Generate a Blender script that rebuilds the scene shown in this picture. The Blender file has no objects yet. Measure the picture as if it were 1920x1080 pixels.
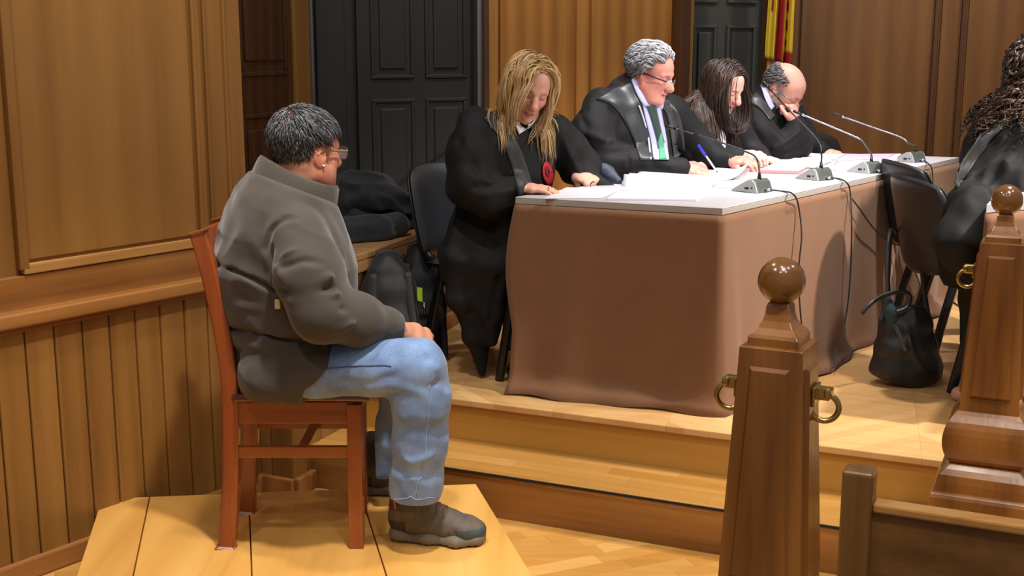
import bpy, math, random
import numpy as np
from mathutils import Vector, Matrix
random.seed(7); RNG = np.random.default_rng(7)
SC = bpy.context.scene
COL = SC.collection
# ------------------------------------------------------------------ camera geometry
FPX = 2300.0; PITCH = math.atan(452 / FPX); CAMZ = 1.608
CP, SP = math.cos(PITCH), math.sin(PITCH)
def ray(px, py):
    a = (px - 960) / FPX; b = (540 - py) / FPX
    return (a, CP + b * SP, -SP + b * CP)
def az(px, py, z):            # point of the photo on the plane of height z
    r = ray(px, py); t = (z - CAMZ) / r[2]
    return np.array((r[0] * t, r[1] * t, z))
def ay(px, py, y):            # point of the photo at distance y into the room
    r = ray(px, py); t = y / r[1]
    return np.array((r[0] * t, y, CAMZ + r[2] * t))
def V(*a): return np.array(a, float)
def unit(v):
    v = np.asarray(v, float); return v / (np.linalg.norm(v) + 1e-12)
DAIS = 0.32; STEP = 0.16; TOPZ = 1.06; PLAT = 0.14
# ------------------------------------------------------------------ materials
def nmat(name):
    m = bpy.data.materials.new(name); m.use_nodes = True
    nt = m.node_tree; nt.nodes.clear()
    out = nt.nodes.new('ShaderNodeOutputMaterial'); b = nt.nodes.new('ShaderNodeBsdfPrincipled')
    nt.links.new(b.outputs[0], out.inputs[0])
    return m, nt, b
def nn(nt, kind, **kw):
    n = nt.nodes.new('ShaderNode' + kind)
    for k, v in kw.items():
        if k.startswith('i_'):
            n.inputs[k[2:].replace('_', ' ')].default_value = v
        else: setattr(n, k, v)
    return n
def srgb(r, g, b):
    f = lambda c: (c / 255 / 12.92) if c / 255 <= 0.04045 else ((c / 255 + 0.055) / 1.055) ** 2.4
    return (f(r), f(g), f(b), 1)
def math_n(nt, op, a, b=None, c=None):
    n = nn(nt, 'Math', operation=op)
    for i, x in enumerate((a, b, c)):
        if x is None: continue
        if isinstance(x, (int, float)): n.inputs[i].default_value = x
        else: nt.links.new(x, n.inputs[i])
    return n.outputs[0]
def mixc(nt, fac, a, b, mode='MIX'):
    n = nn(nt, 'Mix', data_type='RGBA', blend_type=mode)
    for i, x in ((0, fac), (6, a), (7, b)):
        if isinstance(x, (int, float, tuple)): n.inputs[i].default_value = x
        else: nt.links.new(x, n.inputs[i])
    return n.outputs[2]
def ramp(nt, fac, stops):
    r = nn(nt, 'ValToRGB'); e = r.color_ramp.elements
    while len(e) < len(stops): e.new(0.5)
    for el, (p, c) in zip(e, stops): el.position = p; el.color = c
    nt.links.new(fac, r.inputs[0]); return r.outputs[0]
def bump(nt, b, h, strength=0.3, dist=0.01):
    n = nn(nt, 'Bump'); n.inputs['Strength'].default_value = strength; n.inputs['Distance'].default_value = dist
    nt.links.new(h, n.inputs['Height']); nt.links.new(n.outputs[0], b.inputs['Normal'])
def plain(name, col, rough=0.5, metal=0.0, spec=0.5, bumps=None, sheen=0.0, var=0.0, coat=0.0):
    m, nt, b = nmat(name)
    b.inputs['Base Color'].default_value = col; b.inputs['Roughness'].default_value = rough
    b.inputs['Metallic'].default_value = metal; b.inputs['Specular IOR Level'].default_value = spec
    b.inputs['Sheen Weight'].default_value = sheen; b.inputs['Sheen Roughness'].default_value = 0.5
    b.inputs['Coat Weight'].default_value = coat; b.inputs['Coat Roughness'].default_value = 0.08
    tc = nn(nt, 'TexCoord')
    if bumps:
        sc, st, di = bumps
        no = nn(nt, 'TexNoise'); no.inputs['Scale'].default_value = sc; no.inputs['Detail'].default_value = 5
        nt.links.new(tc.outputs['Object'], no.inputs['Vector']); bump(nt, b, no.outputs[0], st, di)
    if var:
        no = nn(nt, 'TexNoise'); no.inputs['Scale'].default_value = 9; no.inputs['Detail'].default_value = 6
        nt.links.new(tc.outputs['Object'], no.inputs['Vector'])
        lo = tuple(c * (1 - var) for c in col[:3]) + (1,); hi = tuple(min(1, c * (1 + var)) for c in col[:3]) + (1,)
        nt.links.new(ramp(nt, no.outputs[0], [(0.3, lo), (0.7, hi)]), b.inputs['Base Color'])
    return m
def wood(name, c0, c1, c2, axis=2, scale=1.0, rough=0.35, coat=0.3, island=0.0, cath=0.35):
    """grain along the object's axis; c0 dark, c1 mid, c2 light"""
    m, nt, b = nmat(name); tc = nn(nt, 'TexCoord')
    def mapped(sl, sa):
        mp = nn(nt, 'Mapping'); s = [sl, sl, sl]; s[axis] = sa
        mp.inputs['Scale'].default_value = s; nt.links.new(tc.outputs['Object'], mp.inputs['Vector'])
        if island:
            g = nn(nt, 'NewGeometry'); c = nn(nt, 'CombineXYZ')
            off = math_n(nt, 'MULTIPLY', g.outputs['Random Per Island'], 37.0)
            nt.links.new(off, c.inputs[axis]); va = nn(nt, 'VectorMath', operation='ADD')
            nt.links.new(mp.outputs[0], va.inputs[0]); nt.links.new(c.outputs[0], va.inputs[1]); return va.outputs[0]
        return mp.outputs[0]
    n1 = nn(nt, 'TexNoise'); n1.inputs['Scale'].default_value = 1; n1.inputs['Detail'].default_value = 6; n1.inputs['Roughness'].default_value = 0.6
    nt.links.new(mapped(7 * scale, 0.7 * scale), n1.inputs['Vector'])
    n2 = nn(nt, 'TexNoise'); n2.inputs['Scale'].default_value = 1; n2.inputs['Detail'].default_value = 3
    nt.links.new(mapped(70 * scale, 2.2 * scale), n2.inputs['Vector'])
    w = nn(nt, 'TexWave', wave_type='RINGS', rings_direction='XYZ'[axis])
    w.inputs['Scale'].default_value = 1.0; w.inputs['Distortion'].default_value = 2.2; w.inputs['Detail'].default_value = 2; w.inputs['Detail Scale'].default_value = 1.2
    nt.links.new(mapped(3.6 * scale, 0.28 * scale), w.inputs['Vector'])
    f = math_n(nt, 'ADD', math_n(nt, 'MULTIPLY', n1.outputs[0], 1.0 - cath), math_n(nt, 'MULTIPLY', w.outputs['Fac'], cath))
    f = math_n(nt, 'ADD', math_n(nt, 'MULTIPLY', f, 0.8), math_n(nt, 'MULTIPLY', n2.outputs[0], 0.2))
    c = ramp(nt, f, [(0.28, c0), (0.5, c1), (0.74, c2)])
    if island:
        g = nn(nt, 'NewGeometry'); hv = nn(nt, 'HueSaturation')
        nt.links.new(math_n(nt, 'MULTIPLY_ADD', g.outputs['Random Per Island'], island, 1 - island / 2), hv.inputs['Value'])
        nt.links.new(c, hv.inputs['Color']); c = hv.outputs[0]
    nt.links.new(c, b.inputs['Base Color'])
    b.inputs['Roughness'].default_value = rough; b.inputs['Coat Weight'].default_value = coat; b.inputs['Coat Roughness'].default_value = 0.12
    bump(nt, b, n2.outputs[0], 0.08, 0.004)
    return m
def parquet(name, cols, rot, lx, wy, chevron=0.0, rough=0.3):
    """staves in the object's xy plane: straight courses, or chevrons of the given stripe width"""
    m, nt, b = nmat(name); tc = nn(nt, 'TexCoord'); mp = nn(nt, 'Mapping')
    mp.inputs['Rotation'].default_value = (0, 0, rot); nt.links.new(tc.outputs['Object'], mp.inputs['Vector'])
    sx = nn(nt, 'SeparateXYZ'); nt.links.new(mp.outputs[0], sx.inputs[0]); x, y = sx.outputs[0], sx.outputs[1]
    if chevron:
        pp = math_n(nt, 'PINGPONG', x, chevron); v = math_n(nt, 'ADD', y, pp)
        row = math_n(nt, 'FLOOR', math_n(nt, 'DIVIDE', v, wy)); cell = math_n(nt, 'FLOOR', math_n(nt, 'DIVIDE', x, chevron))
        fr = math_n(nt, 'FRACT', math_n(nt, 'DIVIDE', v, wy)); fr2 = math_n(nt, 'FRACT', math_n(nt, 'DIVIDE', x, chevron))
    else:
        row = math_n(nt, 'FLOOR', math_n(nt, 'DIVIDE', y, wy))
        wn0 = nn(nt, 'TexWhiteNoise', noise_dimensions='1D'); nt.links.new(row, wn0.inputs['W'])
        xs = math_n(nt, 'ADD', math_n(nt, 'DIVIDE', x, lx), math_n(nt, 'MULTIPLY', wn0.outputs[0], 5))
        cell = math_n(nt, 'FLOOR', xs); fr = math_n(nt, 'FRACT', math_n(nt, 'DIVIDE', y, wy)); fr2 = math_n(nt, 'FRACT', xs)
    cx = nn(nt, 'CombineXYZ'); nt.links.new(row, cx.inputs[0]); nt.links.new(cell, cx.inputs[1])
    wn = nn(nt, 'TexWhiteNoise', noise_dimensions='2D'); nt.links.new(cx.outputs[0], wn.inputs['Vector'])
    c = ramp(nt, wn.outputs[0], [(i / (len(cols) - 1), k) for i, k in enumerate(cols)])
    mp2 = nn(nt, 'Mapping'); mp2.inputs['Rotation'].default_value = (0, 0, rot); mp2.inputs['Scale'].default_value = (3, 40, 3)
    nt.links.new(tc.outputs['Object'], mp2.inputs['Vector'])
    n2 = nn(nt, 'TexNoise'); n2.inputs['Scale'].default_value = 1; n2.inputs['Detail'].default_value = 5; nt.links.new(mp2.outputs[0], n2.inputs['Vector'])
    c = mixc(nt, 0.5, c, ramp(nt, n2.outputs[0], [(0.3, (0.72, 0.68, 0.62, 1)), (0.65, (1, 1, 1, 1))]), 'MULTIPLY')
    e = math_n(nt, 'MINIMUM', fr, math_n(nt, 'MULTIPLY', fr2, 3))
    c = mixc(nt, math_n(nt, 'MULTIPLY', math_n(nt, 'LESS_THAN', e, 0.02), 0.35), c, tuple(v * 0.5 for v in cols[0][:3]) + (1,))
    nt.links.new(c, b.inputs['Base Color']); b.inputs['Roughness'].default_value = rough
    b.inputs['Coat Weight'].default_value = 0.25; b.inputs['Coat Roughness'].default_value = 0.2
    return m
def attr_mat(name, stops, rough=0.5, sss=0.0, noise=0.12, bumps=None, sheen=0.0, spec=0.5):
    """colour mixed from the mesh's own colour attribute (skin with lips, beard, shoe panels)"""
    m, nt, b = nmat(name); a = nn(nt, 'Attribute', attribute_name='col'); tc = nn(nt, 'TexCoord')
    no = nn(nt, 'TexNoise'); no.inputs['Scale'].default_value = 60; no.inputs['Detail'].default_value = 4
    nt.links.new(tc.outputs['Object'], no.inputs['Vector'])
    c = mixc(nt, 1.0, a.outputs['Color'], ramp(nt, no.outputs[0], [(0.3, (1 - noise,) * 3 + (1,)), (0.7, (1, 1, 1, 1))]), 'MULTIPLY')
    nt.links.new(c, b.inputs['Base Color']); b.inputs['Roughness'].default_value = rough; b.inputs['Specular IOR Level'].default_value = spec
    b.inputs['Sheen Weight'].default_value = sheen
    if sss:
        b.inputs['Subsurface Weight'].default_value = sss; b.inputs['Subsurface Radius'].default_value = (1, 0.35, 0.2); b.inputs['Subsurface Scale'].default_value = 0.008
    if bumps:
        n3 = nn(nt, 'TexNoise'); n3.inputs['Scale'].default_value = bumps[0]; n3.inputs['Detail'].default_value = 4
        nt.links.new(tc.outputs['Object'], n3.inputs['Vector']); bump(nt, b, n3.outputs[0], bumps[1], bumps[2])
    return m
# ------------------------------------------------------------------ mesh building
class MB:
    def __init__(s, M=None): s.v = []; s.f = []; s.M = M
    def add(s, vs, fs):
        o = len(s.v)
        for p in vs:
            if s.M is not None:
                q = s.M @ Vector((float(p[0]), float(p[1]), float(p[2]))); s.v.append((q.x, q.y, q.z))
            else: s.v.append((float(p[0]), float(p[1]), float(p[2])))
        s.f += [tuple(i + o for i in f) for f in fs]; return s
    def box(s, c, d, R=None):
        h = [x / 2 for x in d]; vs = []
        for x in (-1, 1):
            for y in (-1, 1):
                for z in (-1, 1):
                    p = Vector((x * h[0], y * h[1], z * h[2]))
                    if R is not None: p = R @ p
                    vs.append((p.x + c[0], p.y + c[1], p.z + c[2]))
        return s.add(vs, [(0, 1, 3, 2), (4, 6, 7, 5), (0, 4, 5, 1), (2, 3, 7, 6), (0, 2, 6, 4), (1, 5, 7, 3)])
    def bar(s, a, b, w, h, up=(0, 0, 1)):
        a = np.asarray(a, float); b = np.asarray(b, float); t = unit(b - a); x = np.cross(t, up)
        if np.linalg.norm(x) < 1e-5: x = np.cross(t, (1, 0, 0))
        x = unit(x); y = np.cross(x, t); vs = []
        for p in (a, b):
            for i, j in ((-1, -1), (1, -1), (1, 1), (-1, 1)): vs.append(p + x * w / 2 * i + y * h / 2 * j)
        return s.add(vs, [(3, 2, 1, 0), (4, 5, 6, 7), (0, 1, 5, 4), (1, 2, 6, 5), (2, 3, 7, 6), (3, 0, 4, 7)])
    def tube(s, pts, r, n=10, flat=1.0, side=None, caps=True):
        P = [np.asarray(p, float) for p in pts]; m = len(P); r = r if hasattr(r, '__len__') else [r] * m
        vs = []; prev = None
        for i in range(m):
            t = unit(P[min(i + 1, m - 1)] - P[max(i - 1, 0)])
            if side is not None: x = np.asarray(side, float)
            elif prev is None: x = np.array((0, 0, 1.)) if abs(t[2]) < 0.9 else np.array((1., 0, 0))
            else: x = prev
            x = unit(x - t * np.dot(x, t)); prev = x; y = np.cross(t, x)
            for k in range(n):
                a = 2 * math.pi * k / n; vs.append(P[i] + (x * math.cos(a) + y * math.sin(a) * flat) * r[i])
        fs = [(i * n + k, i * n + (k + 1) % n, (i + 1) * n + (k + 1) % n, (i + 1) * n + k) for i in range(m - 1) for k in range(n)]
        if caps: fs += [tuple(range(n))[::-1], tuple((m - 1) * n + k for k in range(n))]
        return s.add(vs, fs)
    def lathe(s, prof, c=(0, 0, 0), n=32, sq=False):
        vs = []; m = len(prof)
        for (r, z) in prof:
            for k in range(n):
                a = 2 * math.pi * (k + (0.5 if sq else 0)) / n; rr = r * (math.sqrt(2) if sq else 1)
                vs.append((c[0] + rr * math.cos(a), c[1] + rr * math.sin(a), c[2] + z))
        fs = [(i * n + k, i * n + (k + 1) % n, (i + 1) * n + (k + 1) % n, (i + 1) * n + k) for i in range(m - 1) for k in range(n)]
        fs += [tuple(range(n))[::-1], tuple((m - 1) * n + k for k in range(n))]
        return s.add(vs, fs)
    def prism(s, poly, z0, z1):
        n = len(poly); vs = [(p[0], p[1], z0) for p in poly] + [(p[0], p[1], z1) for p in poly]
        return s.add(vs, [tuple(range(n))[::-1], tuple(range(n, 2 * n))] + [(i, (i + 1) % n, n + (i + 1) % n, n + i) for i in range(n)])
    def grid(s, P, close=False):
        """P: rows x cols of points"""
        R = len(P); C = len(P[0]); vs = [q for row in P for q in row]; fs = []
        for i in range(R - 1):
            for j in range(C if close else C - 1): fs.append((i * C + j, i * C + (j + 1) % C, (i + 1) * C + (j + 1) % C, (i + 1) * C + j))
        return s.add(vs, fs)
    def torus(s, c, R, r, x, y, n=28, k=10, a0=0, a1=2 * math.pi):
        x = np.asarray(x, float); y = np.asarray(y, float); full = abs(a1 - a0 - 2 * math.pi) < 1e-6
        pts = [np.asarray(c) + x * R * math.cos(a0 + (a1 - a0) * i / n) + y * R * math.sin(a0 + (a1 - a0) * i / n) for i in range(n + (0 if full else 1))]
        if full: pts = pts + [pts[0]]
        return s.tube(pts, r, k, side=np.cross(x, y), caps=not full)
PARENTM = {}
def obj(name, mb, mat, parent=None, smooth=False, bevel=0, bseg=2, sub=0, solid=0, cols=None, auto=None):
    vs, fs = (mb.v, mb.f) if isinstance(mb, MB) else mb
    vs = np.asarray(vs, float)
    me = bpy.data.meshes.new(name)
    loc = V(0, 0, 0)
    if parent is not None: loc = PARENTM.get(parent.name, loc)
    me.from_pydata((vs - loc).tolist(), [], [tuple(int(i) for i in f) for f in fs]); me.validate()
    o = bpy.data.objects.new(name, me); COL.objects.link(o)
    if parent is not None: o.parent = parent; PARENTM[o.name] = loc
    else: PARENTM[o.name] = V(0, 0, 0)
    me.materials.append(mat)
    if cols is not None:
        at = me.color_attributes.new('col', 'FLOAT_COLOR', 'POINT')
        c = np.ones((len(me.vertices), 4), np.float32); c[:, :3] = cols; at.data.foreach_set('color', c.ravel())
    if smooth: me.shade_smooth()
    if auto is not None: me.shade_smooth(); me.set_sharp_from_angle(angle=math.radians(auto))
    if solid: md = o.modifiers.new('Solid', 'SOLIDIFY'); md.thickness = solid; md.offset = 0
    if bevel:
        md = o.modifiers.new('Bevel', 'BEVEL'); md.width = bevel; md.segments = bseg; md.limit_method = 'ANGLE'; md.angle_limit = math.radians(35); md.harden_normals = False
    if sub: md = o.modifiers.new('Sub', 'SUBSURF'); md.levels = sub; md.render_levels = sub
    return o
def tag(o, label, cat, group=None):
    o['label'] = label; o['category'] = cat
    if group: o['group'] = group
    return o
def thing(name, label, cat, loc=(0, 0, 0), group=None):
    o = bpy.data.objects.new(name, None); COL.objects.link(o); o.location = [float(x) for x in loc]; o.empty_display_size = 0.1
    PARENTM[o.name] = V(*[float(x) for x in loc]); return tag(o, label, cat, group)
def struct(name, mb, mat, **kw):
    o = obj(name, mb, mat, **kw); o['kind'] = 'structure'; return o
def frame(loc, rz):  return Matrix.Translation(Vector([float(x) for x in loc])) @ Matrix.Rotation(rz, 4, 'Z')
def spline(pts, n=8):
    P = [np.asarray(p, float) for p in pts]; out = []
    for i in range(len(P) - 1):
        p0 = P[max(i - 1, 0)]; p1 = P[i]; p2 = P[i + 1]; p3 = P[min(i + 2, len(P) - 1)]
        for k in range(n):
            t = k / n
            out.append(0.5 * ((2 * p1) + (-p0 + p2) * t + (2 * p0 - 5 * p1 + 4 * p2 - p3) * t * t + (-p0 + 3 * p1 - 3 * p2 + p3) * t ** 3))
    return out + [P[-1]]
# ------------------------------------------------------------------ organic surfaces: signed distance -> mesh
def smin(a, b, k):
    h = np.clip(0.5 + 0.5 * (b - a) / k, 0, 1); return b + (a - b) * h - k * h * (1 - h)
def smax(a, b, k): return -smin(-a, -b, k)
def tubef(pts, side=(0, 1, 0), k=0.015):
    """pts: (point, ra[, rb]); ra lies along side, rb across it"""
    P = [np.asarray(p[0], float) for p in pts]; ra = [p[1] for p in pts]; rb = [p[2] if len(p) > 2 else p[1] for p in pts]
    sd = np.asarray(side, float); segs = []
    for i in range(len(P) - 1):
        ab = P[i + 1] - P[i]; L = np.linalg.norm(ab) + 1e-9; t = ab / L; A = sd - t * sd.dot(t)
        if np.linalg.norm(A) < 1e-3: A = np.cross(t, (0.3, 0.5, 0.8))
        A = unit(A); segs.append((P[i], ab, L, t, A, np.cross(t, A), ra[i], ra[i + 1], rb[i], rb[i + 1]))
    def f(p):
        d = None
        for (a, ab, L, t, A, B, r0, r1, s0, s1) in segs:
            q = p - a; h = np.clip(q @ ab / (L * L), 0, 1); q = q - h[:, None] * ab
            r = r0 + (r1 - r0) * h; s = s0 + (s1 - s0) * h; m = np.minimum(r, s)
            e = (np.sqrt((q @ A / r) ** 2 + (q @ B / s) ** 2 + (q @ t / m) ** 2) - 1) * m
            d = e if d is None else smin(d, e, k)
        return d
    return f
def ellf(c, r, R=None):
    c = np.asarray(c, float); r = np.asarray(r, float); m = r.min()
    def f(p):
        q = p - c
        if R is not None: q = q @ R          # columns of R are the axes
        return (np.sqrt(((q / r) ** 2).sum(1)) - 1) * m
    return f
def boxf(c, h, rr, R=None):
    c = np.asarray(c, float); h = np.asarray(h, float)
    def f(p):
        q = p - c
        if R is not None: q = q @ R
        q = np.abs(q) - (h - rr); return np.sqrt((np.maximum(q, 0) ** 2).sum(1)) + np.minimum(q.max(1), 0) - rr
    return f
def planef(c, n):
    c = np.asarray(c, float); n = unit(n); return lambda p: (p - c) @ n
def uni(fs, k=0.02):
    def f(p):
        d = fs[0](p)
        for g in fs[1:]: d = smin(d, g(p), k)
        return d
    return f
def sub(a, b, k=0.01): return lambda p: smax(a(p), -b(p), k)
def inter(a, b, k=0.01): return lambda p: smax(a(p), b(p), k)
def polyd(p, P):
    d = None
    for a, b in zip(P[:-1], P[1:]):
        ab = b - a; h = np.clip((p - a) @ ab / (ab @ ab + 1e-12), 0, 1); q = p - a - h[:, None] * ab; e = (q * q).sum(1)
        d = e if d is None else np.minimum(d, e)
    return d
def folds(f, L):
    """L: (polyline, width, amp): amp > 0 a ridge, < 0 a crease"""
    L = [([np.asarray(q, float) for q in P], w, a) for P, w, a in L]
    def g(p):
        d = f(p)
        for P, w, a in L: d = d - a * np.exp(-polyd(p, P) / (w * w))
        return d
    return g
def _hash(i): 
    x = np.sin(i[:, 0] * 127.1 + i[:, 1] * 311.7 + i[:, 2] * 74.7) * 43758.5453; return x - np.floor(x)
def vnoise(p):
    i = np.floor(p); f = p - i; u = f * f * (3 - 2 * f); r = 0
    for dx in (0, 1):
        for dy in (0, 1):
            for dz in (0, 1):
                w = (u[:, 0] if dx else 1 - u[:, 0]) * (u[:, 1] if dy else 1 - u[:, 1]) * (u[:, 2] if dz else 1 - u[:, 2])
                r = r + w * _hash(i + np.array((dx, dy, dz)))
    return r * 2 - 1
def rough(f, amp, freq, stretch=None, off=0.0):
    """folds from noise; stretch = (direction, factor) draws them out along a direction"""
    def g(p):
        q = p * freq + off
        if stretch is not None:
            s = unit(stretch[0]); q = q - np.outer(q @ s, s) * (1 - 1 / stretch[1])
        n = 1 - 2.2 * np.abs(vnoise(q)); return f(p) - amp * (0.75 * n + 0.35 * vnoise(q * 2.3 + 7))
    return g
def build(f, lo, hi, step, B=8):
    lo = np.asarray(lo, float); hi = np.asarray(hi, float)
    nb = np.maximum(1, np.ceil((hi - lo) / (step * B)).astype(int)); N = nb * B + 1
    cen = np.stack(np.meshgrid(*[lo[a] + (np.arange(nb[a]) + 0.5) * step * B for a in range(3)], indexing='ij'), -1).reshape(-1, 3)
    dc = f(cen); act = np.abs(dc) < B * step * 0.87 * 1.25 + 0.012
    G = np.empty(tuple(N), np.float32)
    dcs = dc.reshape(nb)
    ix = [np.minimum(np.arange(N[a]) // B, nb[a] - 1) for a in range(3)]
    G[...] = np.where(dcs < 0, -1, 1)[np.ix_(*ix)]
    loc = np.stack(np.meshgrid(*[np.arange(B + 1)] * 3, indexing='ij'), -1).reshape(-1, 3)
    bi = np.stack(np.unravel_index(np.nonzero(act)[0], nb), -1)
    for s in range(0, len(bi), 400):
        b = bi[s:s + 400]; I = (b[:, None, :] * B + loc[None]).reshape(-1, 3)
        G[I[:, 0], I[:, 1], I[:, 2]] = f(lo + I * step)
    inside = G < 0
    S = [slice(None, -1), slice(1, None)]
    cnt = sum(inside[S[a], S[b], S[c]].astype(np.int8) for a in (0, 1) for b in (0, 1) for c in (0, 1))
    cells = (cnt > 0) & (cnt < 8); idx = -np.ones(cells.shape, np.int64); ci = np.stack(np.nonzero(cells), -1)
    idx[cells] = np.arange(len(ci)); acc = np.zeros((len(ci), 3)); n = np.zeros(len(ci))
    cor = [(a, b, c) for a in (0, 1) for b in (0, 1) for c in (0, 1)]
    for i, p in enumerate(cor):
        for q in cor[i + 1:]:
            if sum(abs(x - y) for x, y in zip(p, q)) != 1: continue
            g0 = G[ci[:, 0] + p[0], ci[:, 1] + p[1], ci[:, 2] + p[2]]; g1 = G[ci[:, 0] + q[0], ci[:, 1] + q[1], ci[:, 2] + q[2]]
            m = (g0 < 0) != (g1 < 0); t = np.where(m, g0 / np.where(m, g0 - g1, 1), 0)
            acc += np.where(m[:, None], np.array(p) + t[:, None] * (np.array(q) - np.array(p)), 0); n += m
    verts = lo + (ci + acc / n[:, None]) * step; faces = []
    for ax in range(3):
        o1, o2 = [(1, 2), (2, 0), (0, 1)][ax]
        a = np.take(inside, range(0, N[ax] - 1), ax); b = np.take(inside, range(1, N[ax]), ax)
        E = np.stack(np.nonzero(a != b), -1); E = E[(E[:, o1] > 0) & (E[:, o2] > 0) & (E[:, o1] < N[o1] - 1) & (E[:, o2] < N[o2] - 1)]
        s = a[E[:, 0], E[:, 1], E[:, 2]]; q = []
        for d1, d2 in ((1, 1), (0, 1), (0, 0), (1, 0)):
            c = E.copy(); c[:, o1] -= d1; c[:, o2] -= d2; q.append(idx[c[:, 0], c[:, 1], c[:, 2]])
        Q = np.stack(q, -1); Q[~s] = Q[~s][:, ::-1]; faces.append(Q)
    return verts, np.concatenate(faces)
def merge(parts):
    vs, fs, o = [], [], 0
    for v, f in parts:
        v = np.asarray(v, float); vs.append(v); fs += [tuple(int(i) + o for i in q) for q in f]; o += len(v)
    return np.concatenate(vs), fs
# ================================================================== colours
W_WALL = wood('oak_wall_wood', srgb(120, 80, 34), srgb(142, 98, 45), srgb(158, 113, 56), 2, 0.6, 0.45, 0.1, cath=0.15)
W_BACK = wood('back_wall_wood', srgb(140, 88, 36), srgb(164, 108, 48), srgb(182, 124, 60), 2, 0.8, 0.42, 0.12, cath=0.25)
W_FAR = wood('far_wall_wood', srgb(98, 62, 27), srgb(118, 77, 36), srgb(134, 90, 44), 2, 0.7, 0.45, 0.1, cath=0.2)
W_DARK = wood('dark_trim_shaded_reveal_wood', srgb(54, 31, 12), srgb(78, 46, 20), srgb(98, 60, 28), 2, 1.0, 0.45, 0.1, cath=0.2)  # the reveal's shade is put into this wood's colour; dark trims share it
W_BOARD = wood('wainscot_wood', srgb(112, 74, 32), srgb(138, 95, 44), srgb(156, 110, 54), 2, 1.0, 0.42, 0.12, island=0.16, cath=0.15)
W_RAIL = wood('rail_wood', srgb(112, 68, 30), srgb(150, 98, 48), srgb(172, 120, 64), 0, 1.0, 0.4, 0.15, cath=0.2)
W_LITE = wood('light_moulding_wood', srgb(150, 104, 54), srgb(190, 140, 78), srgb(210, 162, 96), 0, 1.0, 0.4, 0.2, cath=0.1)
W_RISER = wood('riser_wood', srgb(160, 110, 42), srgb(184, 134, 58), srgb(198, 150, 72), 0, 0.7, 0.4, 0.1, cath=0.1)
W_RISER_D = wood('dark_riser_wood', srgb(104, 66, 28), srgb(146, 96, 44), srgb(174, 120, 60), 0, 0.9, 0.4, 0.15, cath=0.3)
P_COLS = [srgb(188, 132, 62), srgb(200, 146, 74), srgb(208, 156, 84), srgb(194, 139, 68), srgb(214, 164, 92)]
P_DAIS = [srgb(204, 156, 98), srgb(212, 166, 108), srgb(220, 176, 119), srgb(208, 161, 102), srgb(224, 182, 126)]
F_LOW = parquet('floor_parquet', P_COLS, math.radians(-24), 0.55, 0.07)
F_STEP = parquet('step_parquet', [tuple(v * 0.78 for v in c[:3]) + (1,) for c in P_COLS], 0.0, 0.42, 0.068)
F_DAIS = parquet('dais_chevron_parquet', P_DAIS, math.radians(-8), 1, 0.075, chevron=0.42)
GREY_DOOR = plain('grey_door_paint', srgb(36, 35, 34), 0.6, bumps=(40, 0.05, 0.002), var=0.06)
DARK = plain('dark_gap', srgb(30, 22, 16), 0.8)
STEEL = plain('grey_metal_strip', srgb(150, 148, 150), 0.35, 0.8)
# ================================================================== floor, step, dais
E = unit(V(0.914, -0.405, 0)); Gd = V(-E[1], E[0], 0); O2 = V(-0.24, 4.437, 0)
RZS = math.atan2(E[1], E[0]); MS = frame((O2[0], O2[1], 0), RZS)         # local x along the step, y into the dais
struct('floor', MB().prism([(-6, -3), (8, -3), (8, 11), (-6, 11)], -0.05, 0), F_LOW)
def local_struct(name, mb, mat, loc, rz, **kw):
    o = struct(name, mb, mat, **kw); o.location = [float(x) for x in loc]; o.rotation_euler = (0, 0, rz); return o
LS = -1.0
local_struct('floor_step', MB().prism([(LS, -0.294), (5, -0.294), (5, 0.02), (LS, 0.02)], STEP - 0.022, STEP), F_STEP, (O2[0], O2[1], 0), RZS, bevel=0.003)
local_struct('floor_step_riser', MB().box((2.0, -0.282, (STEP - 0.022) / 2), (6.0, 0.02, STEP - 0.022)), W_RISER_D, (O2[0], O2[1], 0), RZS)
local_struct('floor_dais', MB().prism([(LS, -0.012), (7, -0.012), (7, 7), (LS, 7)], DAIS - 0.025, DAIS), F_DAIS, (O2[0], O2[1], 0), RZS, bevel=0.004)
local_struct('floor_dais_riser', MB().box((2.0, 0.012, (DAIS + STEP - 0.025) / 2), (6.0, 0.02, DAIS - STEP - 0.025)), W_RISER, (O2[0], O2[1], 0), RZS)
local_struct('trim_1', MB().box((2.0, -0.297, STEP - 0.005), (6.0, 0.006, 0.008)), DARK, (O2[0], O2[1], 0), RZS)
# ================================================================== left wall
LA = math.radians(53); DL = V(math.cos(LA), math.sin(LA), 0); W0 = V(-1.547, 3.461, 0)
def s_of(px, py=300, off=0.0):
    r = ray(px, py); k = r[0] / r[1]; w = W0 + V(DL[1], -DL[0], 0) * off
    return (k * w[1] - w[0]) / (DL[0] - k * DL[1])
SEND = s_of(455, 200, -0.03); S0 = -2.4
def wall_obj(name, mb, mat, **kw): return local_struct(name, mb, mat, W0, LA, **kw)
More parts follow.
